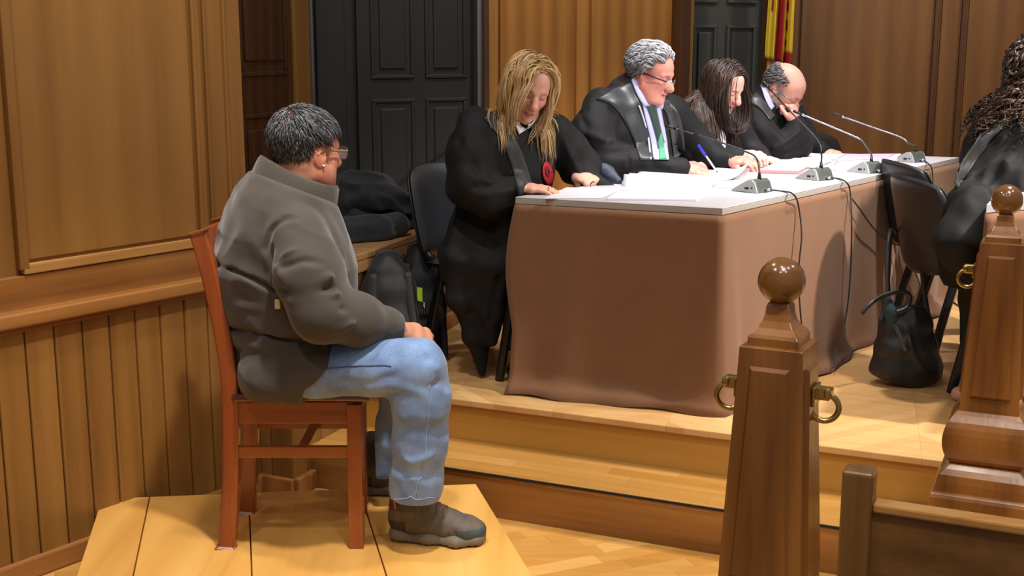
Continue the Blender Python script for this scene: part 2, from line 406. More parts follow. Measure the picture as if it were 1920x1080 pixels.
# local frame: x along the wall, -y into the room
wall_obj('wall_left', MB().box(((S0 + SEND) / 2, 0.09, 2.1), (SEND - S0, 0.12, 2.66)), W_WALL)
sl, sr = s_of(22, 300, -0.03), s_of(372, 300, -0.03)
pf = MB()
pz0 = 0.955
for a, b in ((sl, sr), (S0, sl - 0.16)):
    pf.box(((a + b) / 2, 0.028, (pz0 + 3.2) / 2), (b - a - 0.05, 0.012, 3.2 - pz0 - 0.05))
wall_obj('wall_left_panel', pf, W_WALL, bevel=0.004)
mo = MB()
for a, b in ((sl, sr), (S0, sl - 0.16)):
    for p, q in (((a, pz0), (b, pz0)), ((a, 3.2), (b, 3.2))):
        for k, (yy, w, h) in enumerate(((0.018, 0.034, 0.030), (0.012, 0.016, 0.012))): mo.box(((p[0] + q[0]) / 2, yy, p[1] + (0, 0.012)[k]), (q[0] - p[0], w * 0.7, h))
wall_obj('trim_2', mo, W_LITE, bevel=0.004)
mo = MB()
for a, b in ((sl, sr), (S0, sl - 0.16)):
    for x in (a, b):
        mo.box((x, 0.018, (pz0 + 3.2) / 2), (0.026, 0.024, 3.2 - pz0)).box((x + (0.012 if x == a else -0.012), 0.012, (pz0 + 3.2) / 2), (0.012, 0.014, 3.2 - pz0))
for x in (s_of(392, 300, -0.03), s_of(428, 300, -0.03)): mo.box((x, 0.026, 2.1), (0.012, 0.014, 2.5))
wall_obj('trim_3', mo, W_WALL, bevel=0.004)
bd = MB(); x = S0; bw = 0.098
while x < SEND - 0.02:
    w = min(bw, SEND - x); bd.box((x + w / 2, 0.018, 0.42), (w - 0.004, 0.03, 0.76)); x += bw
wall_obj('wall_left_wainscot', bd, W_BOARD, bevel=0.006)
wall_obj('wall_left_wainscot_back', MB().box(((S0 + SEND) / 2, 0.06, 0.40), (SEND - S0, 0.06, 0.80)), DARK)
wall_obj('trim_4', MB().box(((S0 + SEND) / 2, 0.0, 0.815), (SEND - S0, 0.075, 0.045)).box(((S0 + SEND) / 2, 0.02, 0.785), (SEND - S0, 0.05, 0.03)), W_RAIL, bevel=0.008, bseg=3)
wall_obj('wall_left_rail', MB().box(((S0 + SEND) / 2, 0.028, 0.885), (SEND - S0, 0.03, 0.105)), W_RAIL, bevel=0.004)
wall_obj('baseboard_left', MB().box(((S0 + SEND) / 2, -0.006, 0.034), (SEND - S0, 0.022, 0.068)), W_RAIL, bevel=0.008)
# ---- the wainscot jogs out and runs on beside the dais as a ledge
wend = W0 + DL * SEND; C1 = V(-0.79, 4.235, 0); C2 = V(-0.56, 4.77, 0); C3 = V(-0.26, 5.72, 0); C4 = V(0.3, 6.6, 0)
PL = [wend + V(-0.06, 0.03, 0), C1, C2, C3, C4]
def offs(P, d):
    """the polyline moved d to the left of its direction, mitred"""
    out = []
    for i in range(len(P)):
        n = []
        for k in (i - 1, i):
            if 0 <= k < len(P) - 1:
                t = unit(P[k + 1] - P[k]); n.append(V(-t[1], t[0], 0))
        m = unit(sum(n)); out.append(P[i] + m * d / max(0.3, m.dot(n[0])))
    return out
def strip(mb, P, d0, d1, z0, z1):
    A, B = offs(P, d0), offs(P, d1)
    for i in range(len(P) - 1): mb.prism([A[i], A[i + 1], B[i + 1], B[i]], z0, z1)
    return mb
bm_, cap_, base_, bk_ = MB(), MB(), MB(), MB()
for k in range(4):
    a, b = PL[k], PL[k + 1]; zb = (0, 0, DAIS, DAIS)[k]
    d = unit(b - a); L = np.linalg.norm(b - a); rz = math.atan2(d[1], d[0]); bm_.M = frame(a, rz)
    n_ = max(1, round(L / 0.1)); w = L / n_
    for i in range(n_): bm_.box((w * (i + 0.5), 0.018, 0.4), (w - 0.004, 0.03, 0.8))
    strip(base_, [a, b], -0.02, 0.004, zb, zb + 0.07)
strip(bk_, PL, 0.03, 0.1, 0, 0.79); strip(cap_, PL[1:], -0.02, 0.30, 0.798, 0.826); strip(cap_, PL, -0.018, 0.004, 0.75, 0.798)
cap_.prism([PL[0], PL[1] + V(0.01, -0.02, 0), offs(PL, 0.3)[1], PL[0] + V(0.02, 0.3, 0)], 0.7985, 0.8255)
struct('wall_left_ledge', bm_, W_BOARD, bevel=0.006); struct('wall_left_ledge_back', bk_, DARK)
struct('trim_5', cap_, wood('ledge_wood', srgb(150, 108, 66), srgb(178, 134, 88), srgb(196, 152, 104), 1, 1, 0.35, 0.2, cath=0.1), bevel=0.006); struct('baseboard_ledge', base_, W_RAIL, bevel=0.006)
# ================================================================== doorway with reveal darkened by colour for its shade, grey door
def wall_seg(pa, ya, pb, yb): return ay(pa, 88, ya), ay(pb, 88, yb)
def panel_frame(mb, x0, x1, z0, z1, y, w=0.02, d=0.012):
    """a raised moulding rectangle on a door or reveal, in the local frame (-y towards the room)"""
    for zz in (z0, z1): mb.box(((x0 + x1) / 2, y, zz), (x1 - x0 + w, d, w))
    for xx in (x0, x1): mb.box((xx, y, (z0 + z1) / 2), (w, d, z1 - z0 - w))
    return mb
def plan(a, b):
    d = b - a; return math.hypot(d[0], d[1]), math.atan2(d[1], d[0]), V(a[0], a[1], 0)
ZT = 3.4
a = wend + V(-0.05, 0.02, 0); b = ay(430, 88, 4.92); L, rz, o = plan(a, b)
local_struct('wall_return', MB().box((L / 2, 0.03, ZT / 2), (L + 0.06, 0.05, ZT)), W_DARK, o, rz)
a, b = wall_seg(430, 4.92, 572, 5.5); L, rz, o = plan(a, b)
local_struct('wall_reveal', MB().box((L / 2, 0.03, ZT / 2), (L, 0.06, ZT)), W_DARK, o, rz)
pm = MB(); zc = 1.40
pm.box((L * 0.42, -0.004, 2.3), (L * 0.5, 0.016, 1.5)); pm.box((L * 0.42, -0.004, 0.85), (L * 0.5, 0.016, 0.85))
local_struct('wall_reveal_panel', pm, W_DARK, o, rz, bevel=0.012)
pm = MB(); panel_frame(pm, L * 0.13, L * 0.71, 1.50, 3.1, -0.004, 0.022); panel_frame(pm, L * 0.13, L * 0.71, 0.36, 1.33, -0.004, 0.022)
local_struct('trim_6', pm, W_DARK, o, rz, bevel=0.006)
local_struct('trim_15_lit', MB().box((L * 0.90, -0.008, ZT / 2), (L * 0.19, 0.02, ZT)), W_WALL, o, rz, bevel=0.005)  # right stile is only lit; its brightness is put in as paler wood
a, b = wall_seg(566, 5.5, 577, 5.53); L, rz, o = plan(a, b)
local_struct('trim_7', MB().box((L / 2, 0, ZT / 2), (L * 0.5, 0.05, ZT)), W_WALL, o, rz); local_struct('trim_8', MB().box((L * 0.8, -0.01, ZT / 2), (L * 0.4, 0.05, ZT)), STEEL, o, rz)
a, b = wall_seg(577, 5.62, 893, 6.05); L, rz, o = plan(a, b)
fx = lambda px: (px - 577) / (893 - 577) * L
local_struct('door_1', MB().box((L / 2, 0.03, ZT / 2), (L, 0.05, ZT)), GREY_DOOR, o, rz)
dm = MB(); dm.box((fx(616), -0.004, ZT / 2), (fx(642) - fx(592), 0.016, ZT)).box(((fx(662) + fx(888)) / 2, -0.006, ZT / 2), (fx(888) - fx(662), 0.02, ZT))
local_struct('door_1_leaf', dm, GREY_DOOR, o, rz, bevel=0.004)
dm = MB(); dp = MB()
for p0, p1 in ((690, 764), (792, 866)):
    for z0, z1 in ((1.47, 2.9), (0.5, 1.36)):
        panel_frame(dm, fx(p0), fx(p1), z0, z1, -0.018, 0.018, 0.012); dp.box(((fx(p0) + fx(p1)) / 2, -0.017, (z0 + z1) / 2), (fx(p1) - fx(p0) - 0.07, 0.014, z1 - z0 - 0.07))
local_struct('door_1_moulding', dm, GREY_DOOR, o, rz, bevel=0.004); local_struct('door_1_panel', dp, GREY_DOOR, o, rz, bevel=0.008)
a, b = wall_seg(891, 6.0, 909, 6.02); L, rz, o = plan(a, b)
local_struct('trim_9', MB().box((L * 0.25, 0, ZT / 2), (L * 0.5, 0.06, ZT)), STEEL, o, rz); local_struct('trim_10', MB().box((L * 0.75, -0.015, ZT / 2), (L * 0.5, 0.08, ZT)), W_DARK, o, rz)
# ================================================================== back wall between the doors
a, b = wall_seg(907, 6.05, 1268, 6.75); L, rz, o = plan(a, b)
def gx(px, pa, ya, pb, yb):
    A = ay(pa, 88, ya); B = ay(pb, 88, yb); r = ray(px, 88); k = r[0] / r[1]; d = B - A
    return (k * A[1] - A[0]) / (d[0] - k * d[1]) * math.hypot(d[0], d[1])
bx = lambda px: gx(px, 907, 6.05, 1268, 6.75)
local_struct('wall_back', MB().box((L / 2, 0.05, ZT / 2), (L, 0.06, ZT)), W_BACK, o, rz)
pn = MB()
for p0, p1 in ((909, 935), (939, 1077), (1082, 1105), (1110, 1260)):
    pn.box(((bx(p0) + bx(p1)) / 2, 0.012, ZT / 2), (bx(p1) - bx(p0), 0.022, ZT))
local_struct('wall_back_panel', pn, wood('back_panel_wood', srgb(140, 88, 36), srgb(166, 110, 48), srgb(184, 126, 62), 2, 0.8, 0.42, 0.12, island=0.1, cath=0.25), o, rz, bevel=0.006)
a, b = wall_seg(1262, 6.72, 1292, 6.80); L, rz, o = plan(a, b)
local_struct('trim_11', MB().box((L * 0.3, -0.02, ZT / 2), (L * 0.6, 0.07, ZT)), W_DARK, o, rz, bevel=0.006); local_struct('trim_12', MB().box((L * 0.8, -0.01, ZT / 2), (L * 0.35, 0.05, ZT)), W_WALL, o, rz, bevel=0.006)
# ================================================================== second grey door
a, b = wall_seg(1288, 7.0, 1442, 7.3); L, rz, o = plan(a, b)
hx = lambda px: (px - 1288) / (1442 - 1288) * L
G2 = plain('grey_green_door_paint', srgb(62, 64, 62), 0.5, bumps=(40, 0.05, 0.002), var=0.06)
local_struct('door_2', MB().box((L / 2, 0.03, ZT / 2), (L, 0.05, ZT)), G2, o, rz)
dm = MB(); dp = MB()
for p0, p1 in ((1300, 1338), (1362, 1412)):
    for z0, z1 in ((1.86, 2.9), (0.9, 1.72)):
        panel_frame(dm, hx(p0), hx(p1), z0, z1, -0.004, 0.018, 0.014); dp.box(((hx(p0) + hx(p1)) / 2, -0.002, (z0 + z1) / 2), (hx(p1) - hx(p0) - 0.06, 0.014, z1 - z0 - 0.06))
local_struct('door_2_moulding', dm, G2, o, rz, bevel=0.004); local_struct('door_2_panel', dp, G2, o, rz, bevel=0.008)
local_struct('trim_13', MB().box((hx(1434), -0.03, ZT / 2), (hx(1440) - hx(1426), 0.07, ZT)), W_DARK, o, rz, bevel=0.004)
# ================================================================== far right wall
a, b = wall_seg(1436, 7.75, 2500, 7.2); L, rz, o = plan(a, b)
rx = lambda px: gx(px, 1436, 7.75, 2500, 7.2)
local_struct('wall_right', MB().box((L / 2, 0.05, ZT / 2), (L, 0.06, ZT)), W_FAR, o, rz)
pn = MB()
for p0, p1 in ((1500, 1746), (1762, 1796), (1812, 2200)):
    pn.box(((rx(p0) + rx(p1)) / 2, 0.012, ZT / 2), (rx(p1) - rx(p0), 0.024, ZT))
local_struct('wall_right_panel', pn, W_FAR, o, rz, bevel=0.008)
pn = MB()
for p in (1754, 1804): pn.box((rx(p), 0.008, ZT / 2), (0.03, 0.02, ZT))
local_struct('trim_14', pn, W_DARK, o, rz, bevel=0.006)
# ================================================================== camera, light
cam = bpy.data.cameras.new('camera'); cam.sensor_width = 36; cam.lens = FPX / 1920 * 36; cam.clip_start = 0.05
co = bpy.data.objects.new('camera', cam); COL.objects.link(co); co.location = (0, 0, CAMZ); co.rotation_euler = (math.pi / 2 - PITCH, 0, 0); SC.camera = co
SC.view_settings.view_transform = 'Standard'; SC.view_settings.look = 'None'; SC.view_settings.gamma = 1; SC.view_settings.exposure = 0.1
SC.view_settings.use_curve_mapping = False
wd = bpy.data.worlds.new('world'); SC.world = wd; wd.use_nodes = True
bg = wd.node_tree.nodes['Background']; bg.inputs[0].default_value = (1.0, 0.95, 0.9, 1); bg.inputs[1].default_value = 0.17
def lamp(name, loc, target, power, size, col=(1, 0.95, 0.88), spot=None, blend=0.5):
    l = bpy.data.lights.new(name, 'SPOT'); l.energy = power; l.color = col; l.shadow_soft_size = size
    l.spot_size = math.radians(spot or 120); l.spot_blend = blend
    o = bpy.data.objects.new(name, l); COL.objects.link(o); o.location = loc
    o.rotation_euler = (Vector(target) - Vector(loc)).to_track_quat('-Z', 'Y').to_euler(); return o
lamp('ceiling_lamp', (0.0, 2.45, 3.7), (-0.75, 3.35, 0.3), 360, 0.08, spot=38, blend=0.7)
lamp('ceiling_lamp', (-0.6, 3.1, 3.7), (-0.95, 3.55, 0.4), 115, 0.08, spot=70, blend=0.8)
lamp('ceiling_lamp', (1.3, 2.1, 3.7), (1.35, 3.0, 0.3), 150, 0.08, spot=44, blend=0.6)
lamp('ceiling_lamp', (0.5, 1.0, 3.7), (0.55, 1.95, 0.6), 210, 0.08, spot=52, blend=0.6)
lamp('table_spot_lamp', (0.95, 4.9, 3.7), (0.95, 5.35, 1.06), 240, 0.07, (0.96, 0.92, 1.0), spot=40, blend=0.7)
lamp('table_spot_lamp', (1.75, 5.7, 3.7), (1.6, 6.05, 1.06), 240, 0.07, (0.96, 0.92, 1.0), spot=40, blend=0.7)
lamp('table_spot_lamp', (0.25, 4.3, 3.7), (0.3, 5.1, 1.0), 110, 0.07, (1, 0.94, 0.95), spot=33, blend=0.8)
lamp('ceiling_lamp', (2.1, 4.1, 3.7), (1.75, 4.4, 0.3), 300, 0.08, spot=75, blend=0.8)
lamp('ceiling_lamp', (3.0, 3.3, 3.5), (1.35, 5.0, 0.6), 820, 0.08, spot=54, blend=0.9)
lamp('wall_wash_lamp', (0.4, 5.3, 3.7), (0.45, 6.5, 1.7), 115, 0.1, spot=90, blend=0.8)
lamp('wall_wash_lamp', (2.6, 6.3, 3.7), (2.6, 7.5, 1.7), 145, 0.1, spot=100, blend=0.8)
def bulb(loc, power):
    l = bpy.data.lights.new('ceiling_bulb', 'POINT'); l.energy = power; l.color = (1, 0.95, 0.88); l.shadow_soft_size = 0.07
    o = bpy.data.objects.new('ceiling_bulb', l); COL.objects.link(o); o.location = loc
for p, w_ in (((-1.1, 1.6, 3.7), 62), ((0.3, 1.7, 3.7), 22), ((1.5, 1.5, 3.7), 26), ((-0.3, 0.2, 3.7), 20), ((1.0, 0.2, 3.7), 20), ((2.5, 2.6, 3.7), 40), ((-0.7, 3.2, 3.7), 45)): bulb(p, w_)
# ================================================================== shared furniture materials
BLACK_PAD = plain('black_vinyl', srgb(40, 42, 44), 0.42, bumps=(90, 0.08, 0.003), var=0.1)
BLACK_SHELL = plain('black_plastic_shell', srgb(34, 36, 38), 0.35)
BLACK_METAL = plain('black_metal', srgb(26, 26, 28), 0.35, 0.2)
CHROME = plain('chrome', srgb(200, 200, 205), 0.18, 1.0)
BRASS = plain('brass', srgb(196, 170, 104), 0.28, 1.0, var=0.1)
# ================================================================== low platform under the wooden chair
pc = [V(-1.36, 3.852, 0), V(-0.122, 3.993, 0), V(0.11, 3.04, 0), V(-1.19, 3.04, 0)]
pd_ = unit(pc[1] - pc[0]); prz = math.atan2(pd_[1], pd_[0])
PW = wood('platform_board_wood', srgb(196, 136, 60), srgb(220, 164, 84), srgb(234, 184, 106), 1, 0.6, 0.32, 0.2, island=0.1, cath=0.12)
plat = thing('platform', 'low wide platform of pale boards under the wooden chair', 'platform', (pc[0] + pc[2]) / 2)
bcut = [0, 0.125, 0.385, 0.68, 1.0]; top = MB()
for t0, t1 in zip(bcut[:-1], bcut[1:]):
    g = 0.0016
    top.prism([pc[3] + (pc[2] - pc[3]) * (t0 + g), pc[3] + (pc[2] - pc[3]) * (t1 - g), pc[0] + (pc[1] - pc[0]) * (t1 - g), pc[0] + (pc[1] - pc[0]) * (t0 + g)], PLAT - 0.022, PLAT)
obj('board_top', top, PW, plat, bevel=0.002)
inn = [p + unit((pc[0] + pc[2]) / 2 - p) * 0.02 for p in pc]
obj('base_frame', MB().prism([inn[3], inn[2], inn[1], inn[0]], 0.0, PLAT - 0.0215), W_RISER_D, plat, bevel=0.003)
# ================================================================== wooden chair (red-brown lacquer), faces +x
CHW = wood('lacquered_cherry', srgb(108, 50, 21), srgb(146, 72, 31), srgb(166, 90, 42), 2, 1.0, 0.25, 0.4, cath=0.15)
CHH = wood('lacquered_cherry_rail', srgb(110, 54, 22), srgb(148, 80, 34), srgb(168, 98, 46), 0, 1.0, 0.25, 0.4, cath=0.15)
CHS = wood('lacquered_dark_seat', srgb(70, 22, 18), srgb(98, 34, 26), srgb(116, 46, 34), 0, 1.2, 0.15, 0.8, cath=0.15)
YN, YF = 3.455, 3.735                                   # near and far legs
wc = thing('wooden_chair', 'reddish brown lacquered wooden chair that the man in the olive jacket sits on', 'chair', (-0.66, 3.6, PLAT))
zs = 0.607
for y in (YN, YF):
    f0 = ay(668, 1026, y); xf = az(669, 1026, PLAT)[0] - (0.0 if y == YN else 0.022)
    obj('leg', MB().bar((xf, y, PLAT), (xf + 0.004, y, zs - 0.02), 0.044, 0.040, (0, 1, 0)), CHW, wc, bevel=0.004)
    prof = [(-0.852, PLAT), (-0.832, 0.35), (-0.822, zs - 0.03), (-0.822, zs + 0.06), (-0.836, 0.80), (-0.866, 0.98), (-0.893, 1.095)]
    P = spline([(x, y, z) for x, z in prof], 5); lg = MB(); rows = []
    for i, p in enumerate(P):
        t = unit(P[min(i + 1, len(P) - 1)] - P[max(i - 1, 0)]); nx = np.cross(V(0, 1, 0), t); w = 0.024 if p[2] > 0.3 else 0.026
        rows.append([p + nx * w * a + V(0, 0.02 * b, 0) for a, b in ((-1, -1), (1, -1), (1, 1), (-1, 1))])
    lg.grid(rows, close=True); n_ = len(rows); lg.f += [(0, 1, 2, 3), tuple((n_ - 1) * 4 + k for k in (3, 2, 1, 0))]
    obj('back_leg', lg, CHW, wc, bevel=0.007, bseg=3)
seat = []
for i in range(15):
    u = i / 14; x = -0.815 + u * 0.40; row = []
    for j in range(11):
        v = j / 10; y = YN - 0.025 + v * (YF - YN + 0.05); dip = 0.014 * math.exp(-((u - 0.42) / 0.28) ** 2) * (1 - (2 * v - 1) ** 4)
        row.append(V(x, y, zs - dip + (0.004 * math.sin(u * 3.1))))
    seat.append(row)
obj('seat', MB().grid(seat), CHS, wc, solid=0.024, bevel=0.006, auto=40)
XF = az(669, 1026, PLAT)[0]
for y in (YN, YF):
    obj('seat_rail', MB().bar((-0.81, y, zs - 0.048), (XF, y, zs - 0.048), 0.02, 0.066), CHH, wc, bevel=0.003)
    obj('stretcher', MB().bar((-0.815, y, 0.438), (XF, y, 0.438), 0.02, 0.034), CHH, wc, bevel=0.003)
obj('seat_rail', MB().bar((XF, YN, zs - 0.048), (XF, YF, zs - 0.048), 0.02, 0.066), CHH, wc, bevel=0.003)
obj('seat_rail', MB().bar((-0.822, YN, zs - 0.048), (-0.822, YF, zs - 0.048), 0.02, 0.066), CHH, wc, bevel=0.003)
obj('stretcher', MB().bar((-0.62, YN, 0.438), (-0.62, YF, 0.438), 0.03, 0.022), CHH, wc, bevel=0.003)
def back_x(z): return np.interp(z, [0.607, 0.80, 0.98, 1.095], [-0.822, -0.836, -0.866, -0.893])
for z0, z1, nm in ((1.0, 1.085, 'top_rail'), (0.70, 0.74, 'lower_rail')):
    rows = []
    for i in range(9):
        v = i / 8; y = YN + 0.012 + (YF - YN - 0.024) * v; bow = -0.012 * (1 - (2 * v - 1) ** 2); arch = 0.0
        rows.append([V(back_x(z) + bow, y, z + (arch if z == z1 else 0)) for z in (z0, z1)])
    obj(nm, MB().grid(rows), CHW, wc, solid=0.02, bevel=0.004)
for k in range(3):
    y = YN + (YF - YN) * (k + 1) / 4; obj('back_slat', MB().bar((back_x(0.73) - 0.01, y, 0.73), (back_x(1.02) - 0.01, y, 1.02), 0.03, 0.012), CHW, wc, bevel=0.003)
# ================================================================== long table with white top, brown cloth
NL, NR, FR = az(966, 369, TOPZ), az(1355, 390, TOPZ), az(1798, 295, TOPZ); FL = FR + (NL - NR)
TU = unit(NL * 0 + FR - NR); TV = unit(NR - NL)
TOPM = plain('white_laminate', srgb(186, 182, 188), 0.4, var=0.02); EDGE = plain('grey_table_edge', srgb(166, 156, 150), 0.5)
tb = thing('table', 'long white topped table with the robed people seated along it', 'table', (NL + FR) / 2 - V(0, 0, TOPZ - DAIS))
obj('table_top', MB().prism([NL, NR, FR, FL], TOPZ - 0.005, TOPZ), TOPM, tb, bevel=0.002)
obj('top_edge', MB().prism([NL, NR, FR, FL], TOPZ - 0.026, TOPZ - 0.0052), EDGE, tb, bevel=0.002)
for a in (NL, NR, FR, FL):
    c = (NL + FR) / 2; p = a + (c - a) * 0.16
    obj('leg', MB().bar((p[0], p[1], DAIS), (p[0], p[1], TOPZ - 0.026), 0.05, 0.05), BLACK_METAL, tb, bevel=0.004)
CLOTH = plain('brown_cloth', srgb(119, 80, 51), 0.85, bumps=(260, 0.15, 0.002), sheen=0.15, var=0.04)
cen = (NL + FR) / 2; CLP = [NL, NR, FR, FL]; rows = []
def cloth_path(CLP, n1, n2, n3):
    out = []
    for (a, b, n) in ((CLP[0], CLP[1], n1), (CLP[1], CLP[2], n2), (CLP[2], CLP[3], n3)):
        t = unit(b - a); nrm = V(t[1], -t[0], 0)
        for i in range(n): out.append((a + (b - a) * i / n, nrm))
    out.append((CLP[3], nrm)); sm = []
    for i in range(len(out)):
        n_ = unit(sum(out[k][1] for k in range(max(0, i - 2), min(len(out), i + 3)))); sm.append((out[i][0], n_))
    return sm
path = cloth_path(CLP, 40, 110, 30); NRW = 26; arc = 0
for i in range(NRW):
    h = i / (NRW - 1); z = (TOPZ - 0.027) * (1 - h) + (DAIS + 0.004) * h; row = []; arc = 0
    for j, (p, nr) in enumerate(path):
        if j: arc += np.linalg.norm(p - path[j - 1][0])
        f = 0.004 + 0.02 * h ** 2 + h * (0.012 * math.sin(arc * 9 + 0.5) + 0.007 * math.sin(arc * 23 + 1.3 + 2 * h)) * min(1, 0.3 + h)
        f += 0.020 * math.exp(-((arc - 0.84 - 0.05 * h) / 0.05) ** 2) * h            # the fold hanging from the near corner
        f += 0.02 * math.exp(-((arc - 1.75) / 0.12) ** 2) * h
        if h > 0.93: f += (h - 0.93) * 0.9 * (0.6 + 0.4 * math.sin(arc * 5))        # hem spreading on the floor
        q = p + nr * (f - 0.001)
        if j < 7:                                                                    # free edge beside the woman
            e = (1 - j / 7) ** 1.5; q = q - TV * e * (0.035 * math.sin(min(1, h * 1.5) * math.pi) ** 1.0) + nr * e * 0.10 * max(0, h - 0.55) ** 1.2
        row.append(V(q[0], q[1], z + (0.006 * math.sin(arc * 14) if h > 0.97 else 0)))
    rows.append(row)
cl = obj('tablecloth', MB().grid(rows), CLOTH, smooth=True, solid=0.004)
tag(cl, 'brown cloth skirt hanging to the floor around the long table', 'tablecloth')
# ================================================================== second table at the right
TZ2 = 1.10; q0, q1 = az(1850, 383, TZ2), az(1925, 377, TZ2); du = unit(q1 - q0); dv = unit(q0 * V(1, 1, 0)) * 0.98 + V(0.1, 0, 0)
R2 = [q0, q0 + du * 1.4, q0 + du * 1.4 + dv * 0.34, q0 + dv * 0.34]
t2 = thing('table', 'pale topped table behind the right newel post, mostly out of view', 'table', (q0 + R2[2]) / 2 - V(0, 0, TZ2 - DAIS))
obj('table_top', MB().prism(R2, TZ2 - 0.03, TZ2), TOPM, t2, bevel=0.002)
for a in R2:
    c = sum(R2) / 4; p = a + (c - a) * 0.1
    obj('leg', MB().bar((p[0], p[1], DAIS), (p[0], p[1], TZ2 - 0.03), 0.05, 0.05), BLACK_METAL, t2, bevel=0.004)
rows = []
pth = cloth_path([R2[3], R2[0], R2[1], R2[2]], 20, 50, 20)
for i in range(14):
    h = i / 13; z = (TZ2 - 0.031) * (1 - h) + (DAIS + 0.32) * h
    rows.append([V(*(p + n_ * (0.004 + 0.01 * h * math.sin(j * 0.8)))[:2], z) for j, (p, n_) in enumerate(pth)])
cl2 = obj('tablecloth', MB().grid(rows), CLOTH, smooth=True, solid=0.004); tag(cl2, 'brown cloth on the pale topped table behind the right newel post', 'tablecloth')
# ================================================================== padded visitor chairs, built facing +x
def visitor_chair(label, loc, rz, back=BLACK_PAD, group='black padded visitor chairs'):
    r = thing('visitor_chair', label, 'chair', loc, group); M = frame(loc, rz)
    for y in (-0.215, 0.215):
        obj('leg', MB(M).tube(spline([(0.16, y, 0.0), (0.20, y, 0.22), (0.235, y * 0.96, 0.43)], 6), 0.0135, 10, 1.5, (0, 1, 0)), BLACK_METAL, r, smooth=True)
        obj('leg', MB(M).tube(spline([(-0.235, y, 0.0), (-0.19, y, 0.2), (-0.13, y * 0.98, 0.425)], 6), 0.0135, 10, 1.5, (0, 1, 0)), BLACK_METAL, r, smooth=True)
        obj('side_rail', MB(M).tube([(0.235, y * 0.95, 0.43), (-0.15, y * 0.95, 0.425)], 0.012, 10), BLACK_METAL, r, smooth=True)
        obj('back_support', MB(M).tube(spline([(-0.15, y * 0.8, 0.425), (-0.235, y * 0.8, 0.44), (-0.268, y * 0.78, 0.50), (-0.29, y * 0.78, 0.58)], 6), 0.013, 10, 1.6, (0, 1, 0)), BLACK_METAL, r, smooth=True)
    rows = []
    for i in range(15):
        u = i / 14; row = []
        for j in range(15):
            v = 2 * j / 14 - 1; x = 0.245 - 0.45 * u; c = (1 - abs(v) ** 5) * (1 - abs(2 * u - 1) ** 6)
            row.append((x, v * 0.225, 0.435 + 0.045 * max(0, c) ** 0.5))
        rows.append(row)
    obj('seat', MB(M).grid(rows), back, r, smooth=True)
    obj('seat_pan', MB(M).box((0.02, 0, 0.433), (0.44, 0.44, 0.018)), BLACK_SHELL, r, bevel=0.006)
    def backsurf(off, sgn, s):
        rows = []
        for i in range(19):
            w = 2 * i / 18 - 1; row = []
            for j in range(19):
                v = 2 * j / 18 - 1; sx = v * math.sqrt(max(0, 1 - 0.30 * w * w * v * v)); sw = w * math.sqrt(max(0, 1 - 0.30 * w * w * v * v))
                h = 0.62 + sw * 0.19 * s; c = max(0, (1 - abs(v) ** 6) * (1 - abs(w) ** 6)) ** 0.5
                x = -0.295 - 0.22 * (h - 0.62) - 0.05 * (1 - sx * sx) + off + sgn * c + 0.03 * sx * sx
                row.append((x, sx * 0.228 * s, h))
            rows.append(row)
        return rows
    obj('backrest', MB(M).grid(backsurf(0.004, 0.038, 0.985)), back, r, smooth=True)
    obj('back_shell', MB(M).grid(backsurf(-0.004, -0.014, 1.0)), BLACK_SHELL, r, smooth=True, solid=0.008)
    return r
GREY_PAD = plain('worn_grey_vinyl', srgb(66, 70, 76), 0.45, bumps=(90, 0.08, 0.003), var=0.1)
visitor_chair('worn black padded chair that the blonde woman sits on', (-0.045, 4.93, DAIS), math.radians(-37.7), GREY_PAD)
visitor_chair('empty black padded chair to the right of the bald bearded man', (1.99, 6.80, DAIS), math.radians(-40))
visitor_chair('black padded chair under the curly haired woman at the right', (1.875, 4.735, DAIS), math.radians(7))
visitor_chair('empty black padded chair beside the long table, with the bag hung on it', (2.02, 5.36, DAIS), math.radians(7))
